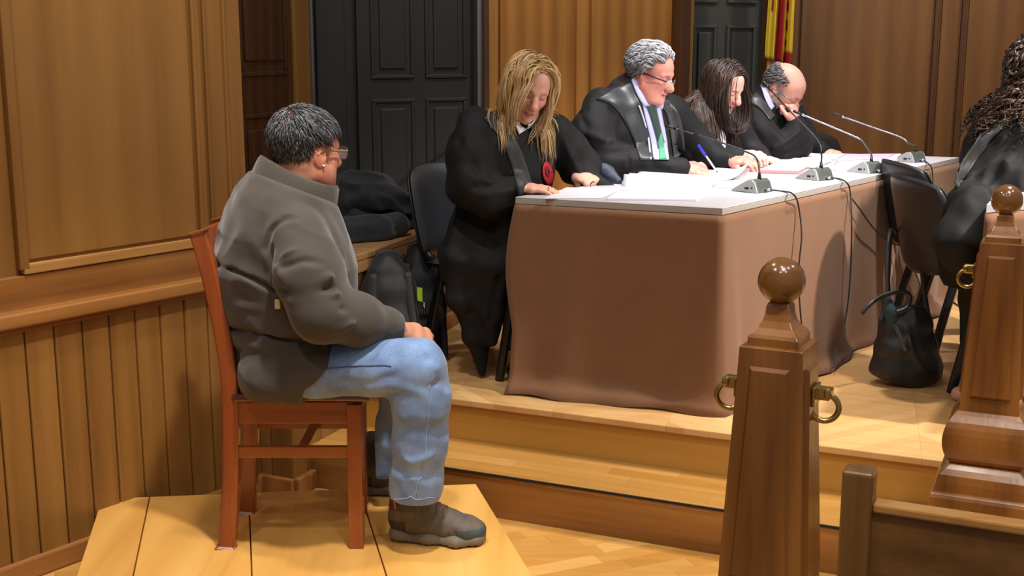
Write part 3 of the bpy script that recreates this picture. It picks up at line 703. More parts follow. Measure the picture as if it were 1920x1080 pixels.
# ================================================================== newel posts
POSTW = wood('newel_wood', srgb(98, 58, 23), srgb(134, 84, 35), srgb(158, 104, 48), 2, 1.2, 0.28, 0.35, cath=0.3)
BALLW = wood('polished_ball_wood', srgb(88, 54, 20), srgb(118, 76, 32), srgb(138, 94, 44), 0, 2.0, 0.2, 1.0, cath=0.2)
def newel(label, x, y, rz, rings):
    r = thing('newel_post', label, 'post', (x, y, 0)); M = frame((x, y, 0), rz)
    def sq(pts): return MB(M).lathe(pts, n=4, sq=True)
    obj('plinth', sq([(0.134, 0), (0.134, 0.40), (0.128, 0.412), (0.120, 0.412), (0.120, 0.44), (0.116, 0.462), (0.102, 0.476), (0.090, 0.490)]), POSTW, r, bevel=0.006)
    pp = MB(M)
    for k in range(4):
        R = Matrix.Rotation(k * math.pi / 2, 4, 'Z'); pp.M = M @ R; pp.box((0, -0.136, 0.205), (0.16, 0.012, 0.30))
    obj('plinth_panel', pp, POSTW, r, bevel=0.006)
    bul = [(0.084, 0.488), (0.090, 0.496)]
    for i in range(9):
        a = -0.95 + 1.9 * i / 8; bul.append((0.088 + 0.024 * math.cos(a * 1.5), 0.558 + 0.064 * math.sin(a) / 0.813))
    bul += [(0.088, 0.628), (0.078, 0.638)]
    obj('bulge', sq(bul), POSTW, r, bevel=0.004)
    obj('shaft', sq([(0.0755, 0.636), (0.0755, 0.642), (0.0555, 1.096), (0.0545, 1.098)]), POSTW, r, bevel=0.003)
    pp = MB(M)
    for k in range(4):
        R = Matrix.Rotation(k * math.pi / 2, 4, 'Z'); pp.M = M @ R
        w = lambda z: np.interp(z, [0.642, 1.096], [0.0755, 0.0555])
        vs = []
        for z in (0.675, 1.066):
            for s_ in (-1, 1):
                vs.append((s_ * (w(z) - 0.020), -w(z) + 0.002, z)); vs.append((s_ * (w(z) - 0.027), -w(z) - 0.007, z + (0.008 if z < 0.9 else -0.008)))
        pp.add(vs, [(1, 3, 7, 5), (0, 1, 5, 4), (2, 6, 7, 3), (0, 2, 3, 1), (4, 5, 7, 6)])
    obj('raised_panel', pp, POSTW, r)
    obj('cap', sq([(0.0445, 1.096), (0.0445, 1.112), (0.041, 1.118), (0.031, 1.128), (0.0245, 1.140), (0.0215, 1.152), (0.020, 1.166), (0.017, 1.172)]), POSTW, r, bevel=0.002)
    ball = [(0.0410 * math.sin(math.pi * i / 24) + 0.0001, 1.2085 - 0.0410 * math.cos(math.pi * i / 24)) for i in range(25)]
    obj('ball_finial', MB(M).lathe(ball, n=40), BALLW, r, smooth=True)
    for k in rings:                                     # brass rope rings on the faces
        R = Matrix.Rotation(k * math.pi / 2, 4, 'Z'); zz = 1.012; w = float(np.interp(zz, [0.642, 1.096], [0.0755, 0.0555])) + 0.008
        h = obj('ring_holder', MB(M @ R).box((0, -w - 0.002, zz), (0.05, 0.006, 0.036)).box((0, -w - 0.014, zz + 0.004), (0.016, 0.026, 0.024)).box((0, -w - 0.024, zz + 0.006), (0.030, 0.012, 0.016)), BRASS, r, bevel=0.003)
        t_ = MB(M @ R).torus((0, -w - 0.018, zz - 0.022), 0.024, 0.0052, (0.25, -0.97, 0), (0, 0, 1))
        obj('ring', t_, BRASS, h, smooth=True)
    return r
newel('brown newel post with ball finial in the middle foreground', 0.470, 2.10, math.radians(-27), (1, 3))
newel('brown newel post with ball finial at the right edge, further back', 1.318, 3.25, math.radians(-25), (1, 3))
# ================================================================== bench in the foreground
BW = wood('bench_wood', srgb(66, 42, 18), srgb(104, 70, 34), srgb(136, 96, 50), 2, 1.4, 0.35, 0.3, cath=0.2)
BH = wood('bench_rail_wood', srgb(70, 44, 18), srgb(104, 70, 34), srgb(130, 90, 46), 0, 1.4, 0.38, 0.25, cath=0.15)
bo = V(0.566, 1.90, 0); brz = math.radians(-25); M = frame(bo, brz)
bn = thing('bench', 'dark wooden bench with square end post in the right foreground', 'bench', bo)
for xx in (0.0, 1.5):
    obj('end_post', MB(M).box((xx, 0, 0.4685), (0.05, 0.05, 0.937)), BW, bn, bevel=0.007, bseg=3)
obj('back_rail', MB(M).box((0.75, 0.0, 0.745), (1.46, 0.022, 0.25)), BH, bn, bevel=0.003)
obj('rail_cap', MB(M).box((0.75, 0.0, 0.877), (1.45, 0.034, 0.016)), wood('bench_cap_wood', srgb(140, 96, 48), srgb(170, 122, 66), srgb(190, 142, 82), 0, 1.4, 0.3, 0.3, cath=0.1), bn, bevel=0.004)
obj('seat', MB(M).box((0.75, -0.22, 0.44), (1.52, 0.42, 0.035)), BH, bn, bevel=0.006)
for xx in (0.02, 1.48):
    obj('leg', MB(M).box((xx, -0.38, 0.21), (0.05, 0.05, 0.42)), BW, bn, bevel=0.004)
# ================================================================== microphones
MIC_DK = plain('microphone_dark_grey', srgb(84, 88, 84), 0.38, 0.3); MIC_LT = plain('microphone_light_grey', srgb(176, 178, 176), 0.4, 0.2)
ROD = plain('silver_rod', srgb(150, 156, 168), 0.25, 0.9); CABLE = plain('black_cable', srgb(30, 30, 32), 0.5)
def side_y(px, off=0.0):
    r = ray(px, 300); k = r[0] / r[1]; a = NR + V(TU[1], -TU[0], 0) * off; t = (k * a[1] - a[0]) / (TU[0] - k * TU[1]); return a[1] + TU[1] * t
def mic(label, base_px, pts, cable, rod_black=False):
    """pts: (px, py, y) of the rod from its foot to the capsule; cable: list of world points"""
    a = az(*base_px[0], TOPZ); b = az(*base_px[1], TOPZ); d = unit(b - a); n = V(-d[1], d[0], 0); L = 0.128; W = 0.105
    r = thing('microphone', label, 'microphone', a + d * L / 2 + n * W / 2)
    M = Matrix(((d[0], n[0], 0, a[0]), (d[1], n[1], 0, a[1]), (0, 0, 1, TOPZ + 0.0005), (0, 0, 0, 1)))
    prof = [(0.0, 0.0), (0.0, 0.006), (0.03, 0.024), (0.075, 0.048), (0.098, 0.051), (0.112, 0.040), (0.126, 0.004), (0.126, 0.0)]
    def ext(y0, y1, ins):
        c = V(0.066, 0, 0.018); vs = [(c[0] + (x - c[0]) * (1 - ins), y0, max(0, z * (1 - ins) )) for x, z in prof] + [(c[0] + (x - c[0]) * (1 - ins), y1, max(0, z * (1 - ins))) for x, z in prof]; m = len(prof)
        return vs, [tuple(range(m)), tuple(range(2 * m - 1, m - 1, -1))] + [(i, m + i, m + (i + 1) % m, (i + 1) % m) for i in range(m)]
    obj('base', MB(M).add(*ext(0.006, W - 0.006, 0.0)), MIC_DK, r, bevel=0.004)
    sp = obj('side_panel', MB(M).add(*ext(0.0, 0.007, 0.04)), MIC_LT, r, bevel=0.002); obj('side_panel', MB(M).add(*ext(W - 0.007, W, 0.04)), MIC_LT, r, bevel=0.002)
    obj('socket', MB(M).box((0.075, -0.0005, 0.016), (0.018, 0.003, 0.008)), BLACK_METAL, sp); obj('socket', MB(M).box((0.098, -0.0005, 0.018), (0.006, 0.003, 0.006)), BLACK_METAL, sp)
    foot = V(*(M @ Vector((0.094, W / 2, 0.045)))); P = [foot, foot + V(0, 0, 0.03)] + [ay(*q) for q in pts]
    S = spline(P, 10); k1 = int(len(S) * 0.45) if not rod_black else len(S) - 6
    obj('gooseneck', MB().tube(S[:k1 + 1], 0.0036, 10), MIC_DK if not rod_black else BLACK_METAL, r, smooth=True)
    obj('neck_collar', MB().tube([foot - V(0, 0, 0.01), foot + V(0, 0, 0.03)], [0.011, 0.0045], 12), BLACK_METAL, r, smooth=True)
    obj('rod', MB().tube(S[k1:], 0.0034, 10), ROD if not rod_black else BLACK_METAL, r, smooth=True)
    e = S[-1]; t = unit(S[-1] - S[-3])
    obj('capsule', MB().tube([e - t * 0.002, e + t * 0.004, e + t * 0.03, e + t * 0.034], [0.0045, 0.0068, 0.0068, 0.005], 12), BLACK_METAL, r, smooth=True)
    obj('capsule_ring', MB().tube([e - t * 0.024, e - t * 0.005], [0.0055, 0.0055], 12), CHROME if not rod_black else BLACK_METAL, r, smooth=True)
    tail = V(*(M @ Vector((0.124, W * 0.5, 0.012))))
    obj('plug', MB().tube([tail - d * 0.004, tail + d * 0.022], [0.006, 0.005], 10), CHROME, r, smooth=True)
    obj('cable', MB().tube(spline([tail + d * 0.02] + cable, 8), 0.0032, 8), CABLE, r, smooth=True)
    return r
def side(px, py, off=0.03):
    return ay(px, py, side_y(px, off))
E1 = lambda px, py: az(px, py, TOPZ + 0.004)
mic('tabletop microphone nearest the table corner, black rod leaning towards the green tie', ((1370, 358), (1428, 364)),
    [(1418, 296, 4.76), (1395, 283, 4.80), (1345, 265, 4.86), (1262, 240, 4.96)], [E1(1470, 359), E1(1487, 364), side(1497, 385, 0.012), side(1503, 440), side(1498, 500), side(1499, 560), side(1503, 610), side(1510, 690, 0.05)], True)
mic('tabletop microphone whose thin black rod rises in front of the bald bearded man', ((1490, 335), (1546, 341)),
    [(1540, 288, 5.12), (1532, 262, 5.15), (1485, 212, 5.22), (1440, 163, 5.30)], [E1(1572, 335), E1(1587, 342), side(1594, 360, 0.012), side(1597, 420), side(1594, 520), side(1585, 600), side(1568, 650, 0.05), side(1562, 690, 0.09)], True)
mic('tabletop microphone with silver rod ending beside the bald man\'s hand', ((1586, 322), (1638, 327)),
    [(1617, 265, 5.42), (1600, 255, 5.44), (1560, 238, 5.50), (1500, 213, 5.58)], [E1(1652, 320), E1(1660, 325), side(1668, 345, 0.012), side(1672, 420), side(1668, 520), side(1660, 600, 0.06)])
mic('farthest tabletop microphone, silver rod, half hidden by the black chair back', ((1672, 302), (1720, 306)),
    [(1703, 268, 5.88), (1688, 257, 5.90), (1640, 240, 5.96), (1575, 217, 6.03)], [E1(1735, 303), E1(1742, 308), side(1748, 322, 0.012), side(1750, 380), side(1745, 460, 0.05)])
lc = obj('cable', MB().tube(spline([side(1597, 372, 0.012), side(1612, 392, 0.03), side(1640, 430, 0.03), side(1672, 455, 0.04), side(1700, 470, 0.06), side(1720, 520, 0.10), az(1735, 548, DAIS + 0.01), az(1775, 560, DAIS + 0.006), az(1800, 575, DAIS + 0.006)], 8), 0.0035, 8), CABLE, smooth=True)
tag(lc, 'black cable looping from the table edge behind the empty chair', 'cable')
# ================================================================== papers on the table
PAPER = plain('white_paper', srgb(206, 205, 212), 0.8); PAPER2 = plain('lilac_paper', srgb(206, 200, 220), 0.8); INKP = None
def paper_mat():
    m, nt, b = nmat('printed_page'); tc = nn(nt, 'TexCoord'); sx = nn(nt, 'SeparateXYZ'); nt.links.new(tc.outputs['UV'], sx.inputs[0])
    return m
def quad_sheet(name, label, cat, px, z, mat=PAPER, th=0.002, group=None, curl=0.0, seg=8):
    P = [az(x, y, z) for x, y in px]; rows = []
    for i in range(seg + 1):
        v = i / seg; a = P[0] + (P[3] - P[0]) * v; b = P[1] + (P[2] - P[1]) * v
        rows.append([a + (b - a) * (j / seg) + V(0, 0, curl * max(0, (j / seg - 0.55) / 0.45) ** 2) for j in range(seg + 1)])
    top = MB().grid(rows); n = len(top.v); c = (seg + 1)
    top.v += [(x, y, zz - th) for x, y, zz in top.v]; top.f += [tuple(i + n for i in f)[::-1] for f in top.f]
    border = [j for j in range(c)] + [i * c + seg for i in range(1, c)] + [seg * c + j for j in range(seg - 1, -1, -1)] + [i * c for i in range(seg - 1, 0, -1)]
    for k in range(len(border)):
        a, b = border[k], border[(k + 1) % len(border)]; top.f.append((b, a, a + n, b + n))
    o = obj(name, top, mat); return tag(o, label, cat, group)
T0 = TOPZ + 0.0008
quad_sheet('paper_sheet', 'white sheet lying under the blonde woman\'s flat hand at the table corner', 'paper', [(1020, 372), (1128, 371), (1168, 353), (1062, 351)], T0 + 0.002, th=0.0018)
quad_sheet('paper_stack', 'low pile of loose white sheets in front of the open booklet', 'paper', [(1138, 372), (1305, 374), (1320, 362), (1160, 358)], T0 + 0.006, th=0.006)
bk = thing('booklet', 'open white booklet with its cover pages standing up, between blonde woman and grey haired man', 'booklet', az(1245, 360, TOPZ + 0.007))
y0 = 4.80
B0 = [ay(1168, 357, 4.86), ay(1319, 363, 4.72)]; B1 = [ay(1170, 327, 5.0), ay(1322, 337, 4.86)]
for k in range(3):
    off = V(0.012 * k, 0.016 * k, 0.001); rows = []
    for i in range(9):
        u = i / 8; row = []
        for j in range(9):
            v = j / 8; p = B0[0] + (B0[1] - B0[0]) * u; q = B1[0] + (B1[1] - B1[0]) * u
            row.append(p + (q - p) * v + V(0, 0.012 * math.sin(v * math.pi), 0.0) + off * (1 + k * v))
        rows.append(row)
    obj('page', MB().grid(rows), PAPER, bk, smooth=True, solid=0.0015)
LINE = plain('printed_grey_text', srgb(176, 176, 190), 0.8)
rows = MB()
for k in range(9):
    for (u0, u1) in ((0.08, 0.30), (0.34, 0.44 + 0.05 * (k % 3))):
        v = 0.25 + 0.07 * k; pt = lambda u, v: (B0[0] + (B0[1] - B0[0]) * u) * (1 - v) + (B1[0] + (B1[1] - B1[0]) * u) * v + V(0, 0.012 * math.sin(v * math.pi) - 0.0022, 0.0012)
        if (k * 7) % 3 != 1: rows.add([pt(u0, v), pt(u1, v), pt(u1, v + 0.02), pt(u0, v + 0.02)], [(0, 1, 2, 3)])
obj('printed_text', rows, LINE, bk)
quad_sheet('paper_stack', 'curled sheets the grey haired man is writing on', 'paper', [(1318, 335), (1392, 333), (1412, 306), (1352, 308)], T0 + 0.01, th=0.010, curl=0.035)
quad_sheet('folder', 'red edged folder lying beside the grey haired man\'s papers', 'folder', [(1420, 323), (1497, 325), (1512, 316), (1440, 313)], T0 + 0.004, plain('red_folder_card', srgb(206, 110, 112), 0.6), 0.004)
quad_sheet('paper_sheet', 'loose white sheet on the red edged folder', 'paper', [(1424, 318), (1496, 320), (1530, 306), (1455, 304)], T0 + 0.0065, PAPER2, 0.002)
quad_sheet('paper_stack', 'pile of white papers in front of the dark haired woman', 'paper', [(1450, 309), (1528, 311), (1560, 299), (1490, 296)], T0 + 0.012, th=0.009)
quad_sheet('paper_sheet', 'white sheet lying beside the second microphone base', 'paper', [(1560, 318), (1600, 319), (1622, 307), (1582, 305)], T0 + 0.002, PAPER2, 0.0018)
quad_sheet('dossier', 'thick white dossier beyond the third microphone', 'dossier', [(1566, 310), (1672, 306), (1690, 288), (1585, 290)], T0 + 0.022, th=0.02)
quad_sheet('folder', 'pink card folder lying on top of the thick dossier', 'folder', [(1570, 300), (1660, 297), (1678, 288), (1585, 289)], T0 + 0.0265, plain('pink_card', srgb(214, 168, 196), 0.6), 0.003)
quad_sheet('paper_sheet', 'white papers beneath the bald man\'s resting hand', 'paper', [(1500, 297), (1568, 298), (1584, 288), (1520, 286)], T0 + 0.003, th=0.003)
# ================================================================== flag
def flag():
    m, nt, b = nmat('flag_cloth'); a = nn(nt, 'Attribute', attribute_name='col'); nt.links.new(a.outputs['Color'], b.inputs['Base Color']); b.inputs['Roughness'].default_value = 0.7
    r = thing('flag', 'red and yellow flag hanging in folds behind the bald man', 'flag', (1.42, 7.0, DAIS))
    yy = 7.05; rows = []; cols = []; RED = srgb(158, 22, 38)[:3]; YEL = srgb(222, 190, 40)[:3]
    n = 90
    for i in range(44):
        h = i / 43; row = []
        z = ay(1460, -200, yy)[2] * (1 - h) + ay(1460, 108, yy)[2] * h
        for j in range(n):
            u = j / (n - 1); xl = ay(1440 - 2 * h + 6 * (1 - h), 50, yy)[0]; xr = ay(1488, 50, yy)[0]
            x = xl + (xr - xl) * u; y = yy + 0.028 * math.sin(u * 19 + 0.8 * h) + 0.012 * math.sin(u * 41 + 2 * h)
            row.append(V(x, y, z - 0.05 * u * h))
            w = u + 0.10 * (h - 0.7)
            seq = [(0.10, YEL), (0.17, RED if h < 0.72 else YEL), (0.38, YEL), (0.60, RED), (0.72, YEL), (0.80, RED if 0.45 < h < 0.9 and int(h * 26) % 3 else YEL), (9, YEL)]
            c = next(c for t, c in seq if w < t)
            if h > 0.93 - 0.02 * math.sin(u * 9) and u > 0.66: c = RED
            cols.append(c)
        rows.append(row)
    obj('cloth', MB().grid(rows), m, r, smooth=True, cols=np.array(cols), solid=0.003)
    px_ = ay(1443, 50, yy)[0]
    obj('pole', MB().tube([(px_, yy + 0.05, DAIS + 0.02), (px_ + 0.03, yy + 0.05, 2.6)], 0.014, 12), W_LITE, r, smooth=True)
    obj('base', MB().lathe([(0.16, 0), (0.16, 0.02), (0.05, 0.04), (0.02, 0.06)], (px_, yy + 0.05, DAIS)), BLACK_METAL, r, smooth=False, bevel=0.003)
flag()
# ================================================================== people: shared parts
SKIN = attr_mat('skin', None, 0.5, sss=0.12, noise=0.06, bumps=(180, 0.12, 0.002))
HAIRM = attr_mat('hair', None, 0.38, noise=0.25, spec=0.5)
LENS, nt_, b_ = nmat('spectacle_lens'); b_.inputs['Base Color'].default_value = (0.95, 0.95, 0.98, 1); b_.inputs['Roughness'].default_value = 0.03; b_.inputs['Alpha'].default_value = 0.28; b_.inputs['Specular IOR Level'].default_value = 0.8
def grad(f, p, e=0.002):
    return np.stack([(f(p + d) - f(p - d)) for d in np.eye(3) * e], 1) / (2 * e)
def snap(P, f, off=0.0, it=6):
    P = np.array(P, float)
    for _ in range(it):
        g = grad(f, P); n = np.linalg.norm(g, axis=1, keepdims=True) + 1e-9
        P = P - (f(P) - off)[:, None] * g / (n * n)
    return P
def cast(f, px, near=2.0, far=9.0, off=0.0):
    """where sight lines of the photo meet a surface: (px, py) list -> points on it"""
    px = np.asarray(px, float); a = (px[:, 0] - 960) / FPX; b = (540 - px[:, 1]) / FPX
    D = np.stack([a, CP + b * SP, -SP + b * CP], 1); D /= np.linalg.norm(D, axis=1, keepdims=True)
    O = V(0, 0, CAMZ); t = np.full(len(px), near); best = np.full(len(px), 9.0); tb = t.copy()
    for _ in range(110):
        d = f(O + D * t[:, None]) - off; m = d < best; best = np.where(m, d, best); tb = np.where(m, t, tb)
        t = np.minimum(t + np.clip(d, -0.02, 0.25) * 0.75, far)
    hit = t < far - 0.05; P = O + D * np.where(hit, t, tb)[:, None]
    if (~hit).any(): P[~hit] = snap(P[~hit], f, off, 8)
    return P, hit
def patch(f, rows_px, off=0.004, n=10, m=6):
    """a cloth piece laid on a surface; rows_px: rows of pixel points, resampled"""
    R = [np.array(spline([V(*p, 0) for p in r], 8))[:, :2] for r in rows_px]
    rs = []
    for r in R:
        i = np.linspace(0, len(r) - 1, n); rs.append(np.stack([np.interp(i, range(len(r)), r[:, 0]), np.interp(i, range(len(r)), r[:, 1])], 1))
    rs = np.array(rs); k = np.linspace(0, len(rs) - 1, m); k0 = np.floor(k).astype(int); k1 = np.minimum(k0 + 1, len(rs) - 1); w = (k - k0)[:, None, None]
    g = rs[k0] * (1 - w) + rs[k1] * w
    P, ok = cast(f, g.reshape(-1, 2), off=off)
    P = P.reshape(m, n, 3); return MB().grid([list(r) for r in P])
def rot_frame(f, roll=0.0):
    f = unit(f); l = unit(np.cross(V(0, 0, 1), f)); u = np.cross(f, l)
    if roll: l, u = l * math.cos(roll) + u * math.sin(roll), u * math.cos(roll) - l * math.sin(roll)
    return np.stack([f, l, u], 1)                      # columns: forward, left, up
SK = srgb(214, 158, 132)[:3]
class Head: pass
def make_head(c, fwd, scale=1.0, roll=0.0, neck=None, skin=SK, lips=srgb(178, 100, 92)[:3], brow=srgb(90, 76, 64)[:3], beard=None, female=False, jowl=0.0, nose=1.0, step=0.0036, eyes_down=True, neck_r=0.058):
    R = rot_frame(fwd, roll); c = np.asarray(c, float); H = Head(); H.c, H.R, H.s = c, R, scale
    toL = lambda p: ((np.asarray(p, float) - c) @ R) / scale
    toW = lambda p: np.asarray(p, float) @ R.T * scale + c
    H.toL, H.toW = toL, toW
    cr = ellf((-0.012, 0, 0.032), (0.098, 0.077, 0.088))
    jw = 0.052 if female else 0.058
    L = [cr, ellf((0.042, 0, 0.035), (0.044, 0.060, 0.052)), ellf((0.036, 0, -0.025), (0.050, jw + 0.003, 0.062)),
         tubef([((0.0, jw, -0.055), 0.020), ((0.045, 0.034, -0.090), 0.019), ((0.072, 0, -0.096), 0.019), ((0.045, -0.034, -0.090), 0.019), ((0.0, -jw, -0.055), 0.020)]),
         ellf((0.038, 0, -0.066), (0.046, 0.046, 0.042)), ellf((0.056, 0.038, -0.022), (0.026, 0.022, 0.022)), ellf((0.056, -0.038, -0.022), (0.026, 0.022, 0.022))]
    if jowl: L += [ellf((0.02, 0.05, -0.065), (0.04, 0.024 * jowl, 0.036)), ellf((0.02, -0.05, -0.065), (0.04, 0.024 * jowl, 0.036)), ellf((0.03, 0, -0.105), (0.05, 0.05, 0.025 * jowl))]
    f = uni(L, 0.022)
    f = uni([f, tubef([((0.070, 0.046, 0.017), 0.008), ((0.083, 0.018, 0.021), 0.009), ((0.083, -0.018, 0.021), 0.009), ((0.070, -0.046, 0.017), 0.008)])], 0.014)
    for s in (1, -1): f = sub(f, ellf((0.099, 0.032 * s, 0.002), (0.020, 0.018, 0.013)), 0.012)
    for s in (1, -1): f = uni([f, ellf((0.0725, 0.031 * s, 0.001), (0.0145, 0.015, 0.0125))], 0.004)
    f = uni([f, tubef([((0.086, 0, 0.012), 0.0085), ((0.100, 0, -0.012), 0.0095), ((0.110 * 1.0, 0, -0.033), 0.0125 * nose), ((0.098, 0, -0.043), 0.009)])], 0.010)
    for s in (1, -1): f = uni([f, ellf((0.097, 0.013 * s, -0.037), (0.011, 0.008, 0.009))], 0.006)
    f = uni([f, tubef([((0.079, 0.022, -0.066), 0.0045), ((0.0895, 0.008, -0.0625), 0.0062), ((0.0895, -0.008, -0.0625), 0.0062), ((0.079, -0.022, -0.066), 0.0045)])], 0.006)
    f = uni([f, tubef([((0.079, 0.020, -0.070), 0.005), ((0.088, 0, -0.0745), 0.0075), ((0.079, -0.020, -0.070), 0.005)])], 0.006)
    f = folds(f, [([(0.084, 0.024, -0.0675), (0.096, 0, -0.0685), (0.084, -0.024, -0.0675)], 0.004, -0.0035), ([(0.10, 0.018, -0.034), (0.082, 0.032, -0.058), (0.072, 0.036, -0.078)], 0.006, -0.0025), ([(0.10, -0.018, -0.034), (0.082, -0.032, -0.058), (0.072, -0.036, -0.078)], 0.006, -0.0025)])
    for s in (1, -1):                                  # ears
        Re = np.stack([unit(V(0.95, 0.28 * s, 0.0)), unit(V(-0.28 * s, 0.95, 0.0)) * 1.0, V(0, 0, 1)], 1)
        ear = ellf((-0.010, 0.080 * s, -0.006), (0.019, 0.0075, 0.033), Re)
        ear = sub(ear, ellf((-0.004, 0.089 * s, -0.002), (0.011, 0.008, 0.019)), 0.004)
        f = uni([f, ear, ellf((-0.006, 0.077 * s, -0.034), (0.009, 0.006, 0.009))], 0.006)
    if neck is not None:
        nb = toL(neck); f = uni([f, tubef([((-0.022, 0, -0.03), neck_r * 0.95), (nb * 0.5 + V(-0.02, 0, -0.05) * 0.5, neck_r), (nb, neck_r * 1.12)])], 0.02)
    H.f = f; H.cr = cr
    lo = V(-0.16, -0.13, -0.26); hi = V(0.16, 0.13, 0.16)
    if neck is not None: lo = np.minimum(lo, nb - 0.07); hi = np.maximum(hi, nb + 0.07)
    v, fa = build(f, lo, hi, step / scale)
    col = np.tile(np.array(skin), (len(v), 1)); x, y, z = v.T; ay_ = np.abs(y)
    def mixin(m, c, a=1.0):
        w = (np.clip(m, 0, 1) * a)[:, None]; col[:] = col * (1 - w) + np.array(c) * w
    g = lambda d, w: np.exp(-(d / w) ** 2)
    red = (skin[0] * 1.02, skin[1] * 0.72, skin[2] * 0.70)
    mixin(g(np.sqrt((x - 0.07) ** 2 + (ay_ - 0.042) ** 2 + (z + 0.028) ** 2), 0.028), red, 0.55); mixin(g(np.sqrt((x - 0.11) ** 2 + y ** 2 + (z + 0.033) ** 2), 0.02), red, 0.5)
    mixin((ay_ > 0.070) * (z < 0.04) * (np.abs(x + 0.008) < 0.03) * 1.0, red, 0.6)
    if beard is not None:
        bm = np.clip((-0.040 - z + np.maximum(0, x - 0.05) * -0.2) / 0.012, 0, 1) * np.clip((x + 0.012) / 0.02, 0, 1) * np.clip((z + 0.135) / 0.02, 0, 1)
        bm = np.maximum(bm, np.clip((0.02 - z) / 0.02, 0, 1) * g(x - 0.012, 0.016) * (z > -0.06) * (ay_ > 0.05)); mixin(bm, beard[0], beard[1])
    lm = (x > 0.072) * np.clip((0.024 - ay_) / 0.004, 0, 1) * g(z + 0.068, 0.0095); mixin(lm, lips, 0.85)
    mixin((x > 0.075) * (ay_ < 0.023) * g(z + 0.0683, 0.0022), (0.10, 0.03, 0.03), 0.7)
    mixin((x > 0.058) * np.clip((ay_ - 0.014) / 0.004, 0, 1) * np.clip((0.050 - ay_) / 0.006, 0, 1) * g(z - 0.021 + 6 * (ay_ - 0.03) ** 2, 0.0042), brow, 0.85)
    ez = -0.0045 if eyes_down else -0.001
    mixin((x > 0.066) * np.clip((0.0145 - np.abs(ay_ - 0.031)) / 0.003, 0, 1) * g(z - ez + 9 * (ay_ - 0.031) ** 2, 0.0026), (0.035, 0.022, 0.018), 0.9)
    mixin((x > 0.06) * g(ay_ - 0.031, 0.016) * g(z - 0.004, 0.011), tuple(np.array(skin) * (0.78, 0.66, 0.64)), 0.35)
    H.mesh = (toW(v), fa); H.col = col
    H.fw = lambda p: f(toL(p)) * scale
    return H
def hand_f(w, d, n, right=True, curl=(20, 25, 20), thumb=(0.5, 0.0), scale=1.0, spread=4, fore=0.06, each=None):
    """signed distance of a hand; w wrist, d towards the fingers, n out of its back"""
    x = unit(d); z = unit(np.asarray(n, float) - x * np.dot(n, x)); y = np.cross(z, x) * (1 if right else -1); w = np.asarray(w, float)
    T = lambda a, b, c: w + (x * a + y * b + z * c) * scale
    fs = [tubef([(T(0.0, 0, 0), 0.026 * scale, 0.019 * scale), (T(0.045, 0, 0.001), 0.037 * scale, 0.0165 * scale), (T(0.082, -0.001, 0.001), 0.039 * scale, 0.0135 * scale)], y, 0.01), tubef([(T(-fore, 0, 0), 0.029 * scale, 0.024 * scale), (T(0.005, 0, 0), 0.026 * scale, 0.019 * scale)], y),
          ellf(T(0.03, 0.022, -0.008), np.array((0.026, 0.02, 0.02)) * scale)]
    ys = (0.029, 0.0095, -0.0105, -0.029); ln = (0.072, 0.081, 0.075, 0.060); xb = (0.083, 0.087, 0.084, 0.076); rr = (0.0088, 0.009, 0.0086, 0.0078)
    for i in range(4):
        c3 = (each[i] if each else curl); a = 0; p = V(xb[i] - 0.008, ys[i], 0.002); pts = [(T(*p), rr[i] * 1.12 * scale)]
        sp = math.radians(spread * (1.5 - i))
        for k, part in enumerate((0.46, 0.30, 0.24)):
            a += math.radians(c3[k]); L = ln[i] * part
            p = p + V(math.cos(a) * L * math.cos(sp), math.cos(a) * L * math.sin(sp), -math.sin(a) * L); pts.append((T(*p), rr[i] * (1.0, 0.93, 0.80)[k] * scale))
        fs.append(tubef(pts, y, 0.003))
    o, dn = thumb
    fs.append(tubef([(T(0.018, 0.024, -0.008), 0.0135 * scale), (T(0.045, 0.030 + 0.022 * o, -0.013 - 0.015 * dn), 0.0115 * scale), (T(0.072, 0.032 + 0.024 * o, -0.016 - 0.028 * dn), 0.0098 * scale), (T(0.094, 0.030 + 0.020 * o, -0.018 - 0.034 * dn), 0.0078 * scale)], y, 0.004))
    f = fs[0]
    f = uni(fs[:3], 0.012); fin = fs[3:]
    def g(p):
        dd = f(p); e = fin[0](p)
        for q in fin[1:]: e = np.minimum(e, q(p))
        return smin(dd, e, 0.006)
    g.T = T; g.box = (w - 0.21 * scale, w + 0.21 * scale); return g
def hand_mesh(g, skin=SK, step=0.0030):
    v, f = build(g, g.box[0], g.box[1], step)
    q = np.clip(vnoise(v * 70) * 0.5 + 0.5, 0, 1)[:, None]
    return (v, f), np.array(skin) * (1 - 0.10 * q) + np.array((skin[0], skin[1] * 0.72, skin[2] * 0.7)) * 0.10 * q
def body(name, label, head, hands, inner, skin=SK, group=None):
    """one continuous skin mesh: head, neck, trunk under the clothes, hands"""
    parts, cols = [head.mesh], [head.col]
    if inner is not None:
        f, lo, hi = inner; v, fa = build(f, lo, hi, 0.014); parts.append((v, fa)); cols.append(np.tile(np.array(skin), (len(v), 1)))
    for h in hands:
        m, c = hand_mesh(h, skin); parts.append(m); cols.append(c)
    v, f = merge(parts); o = obj(name, (v, f), SKIN, smooth=True, cols=np.concatenate(cols)); return tag(o, label, 'person', group)
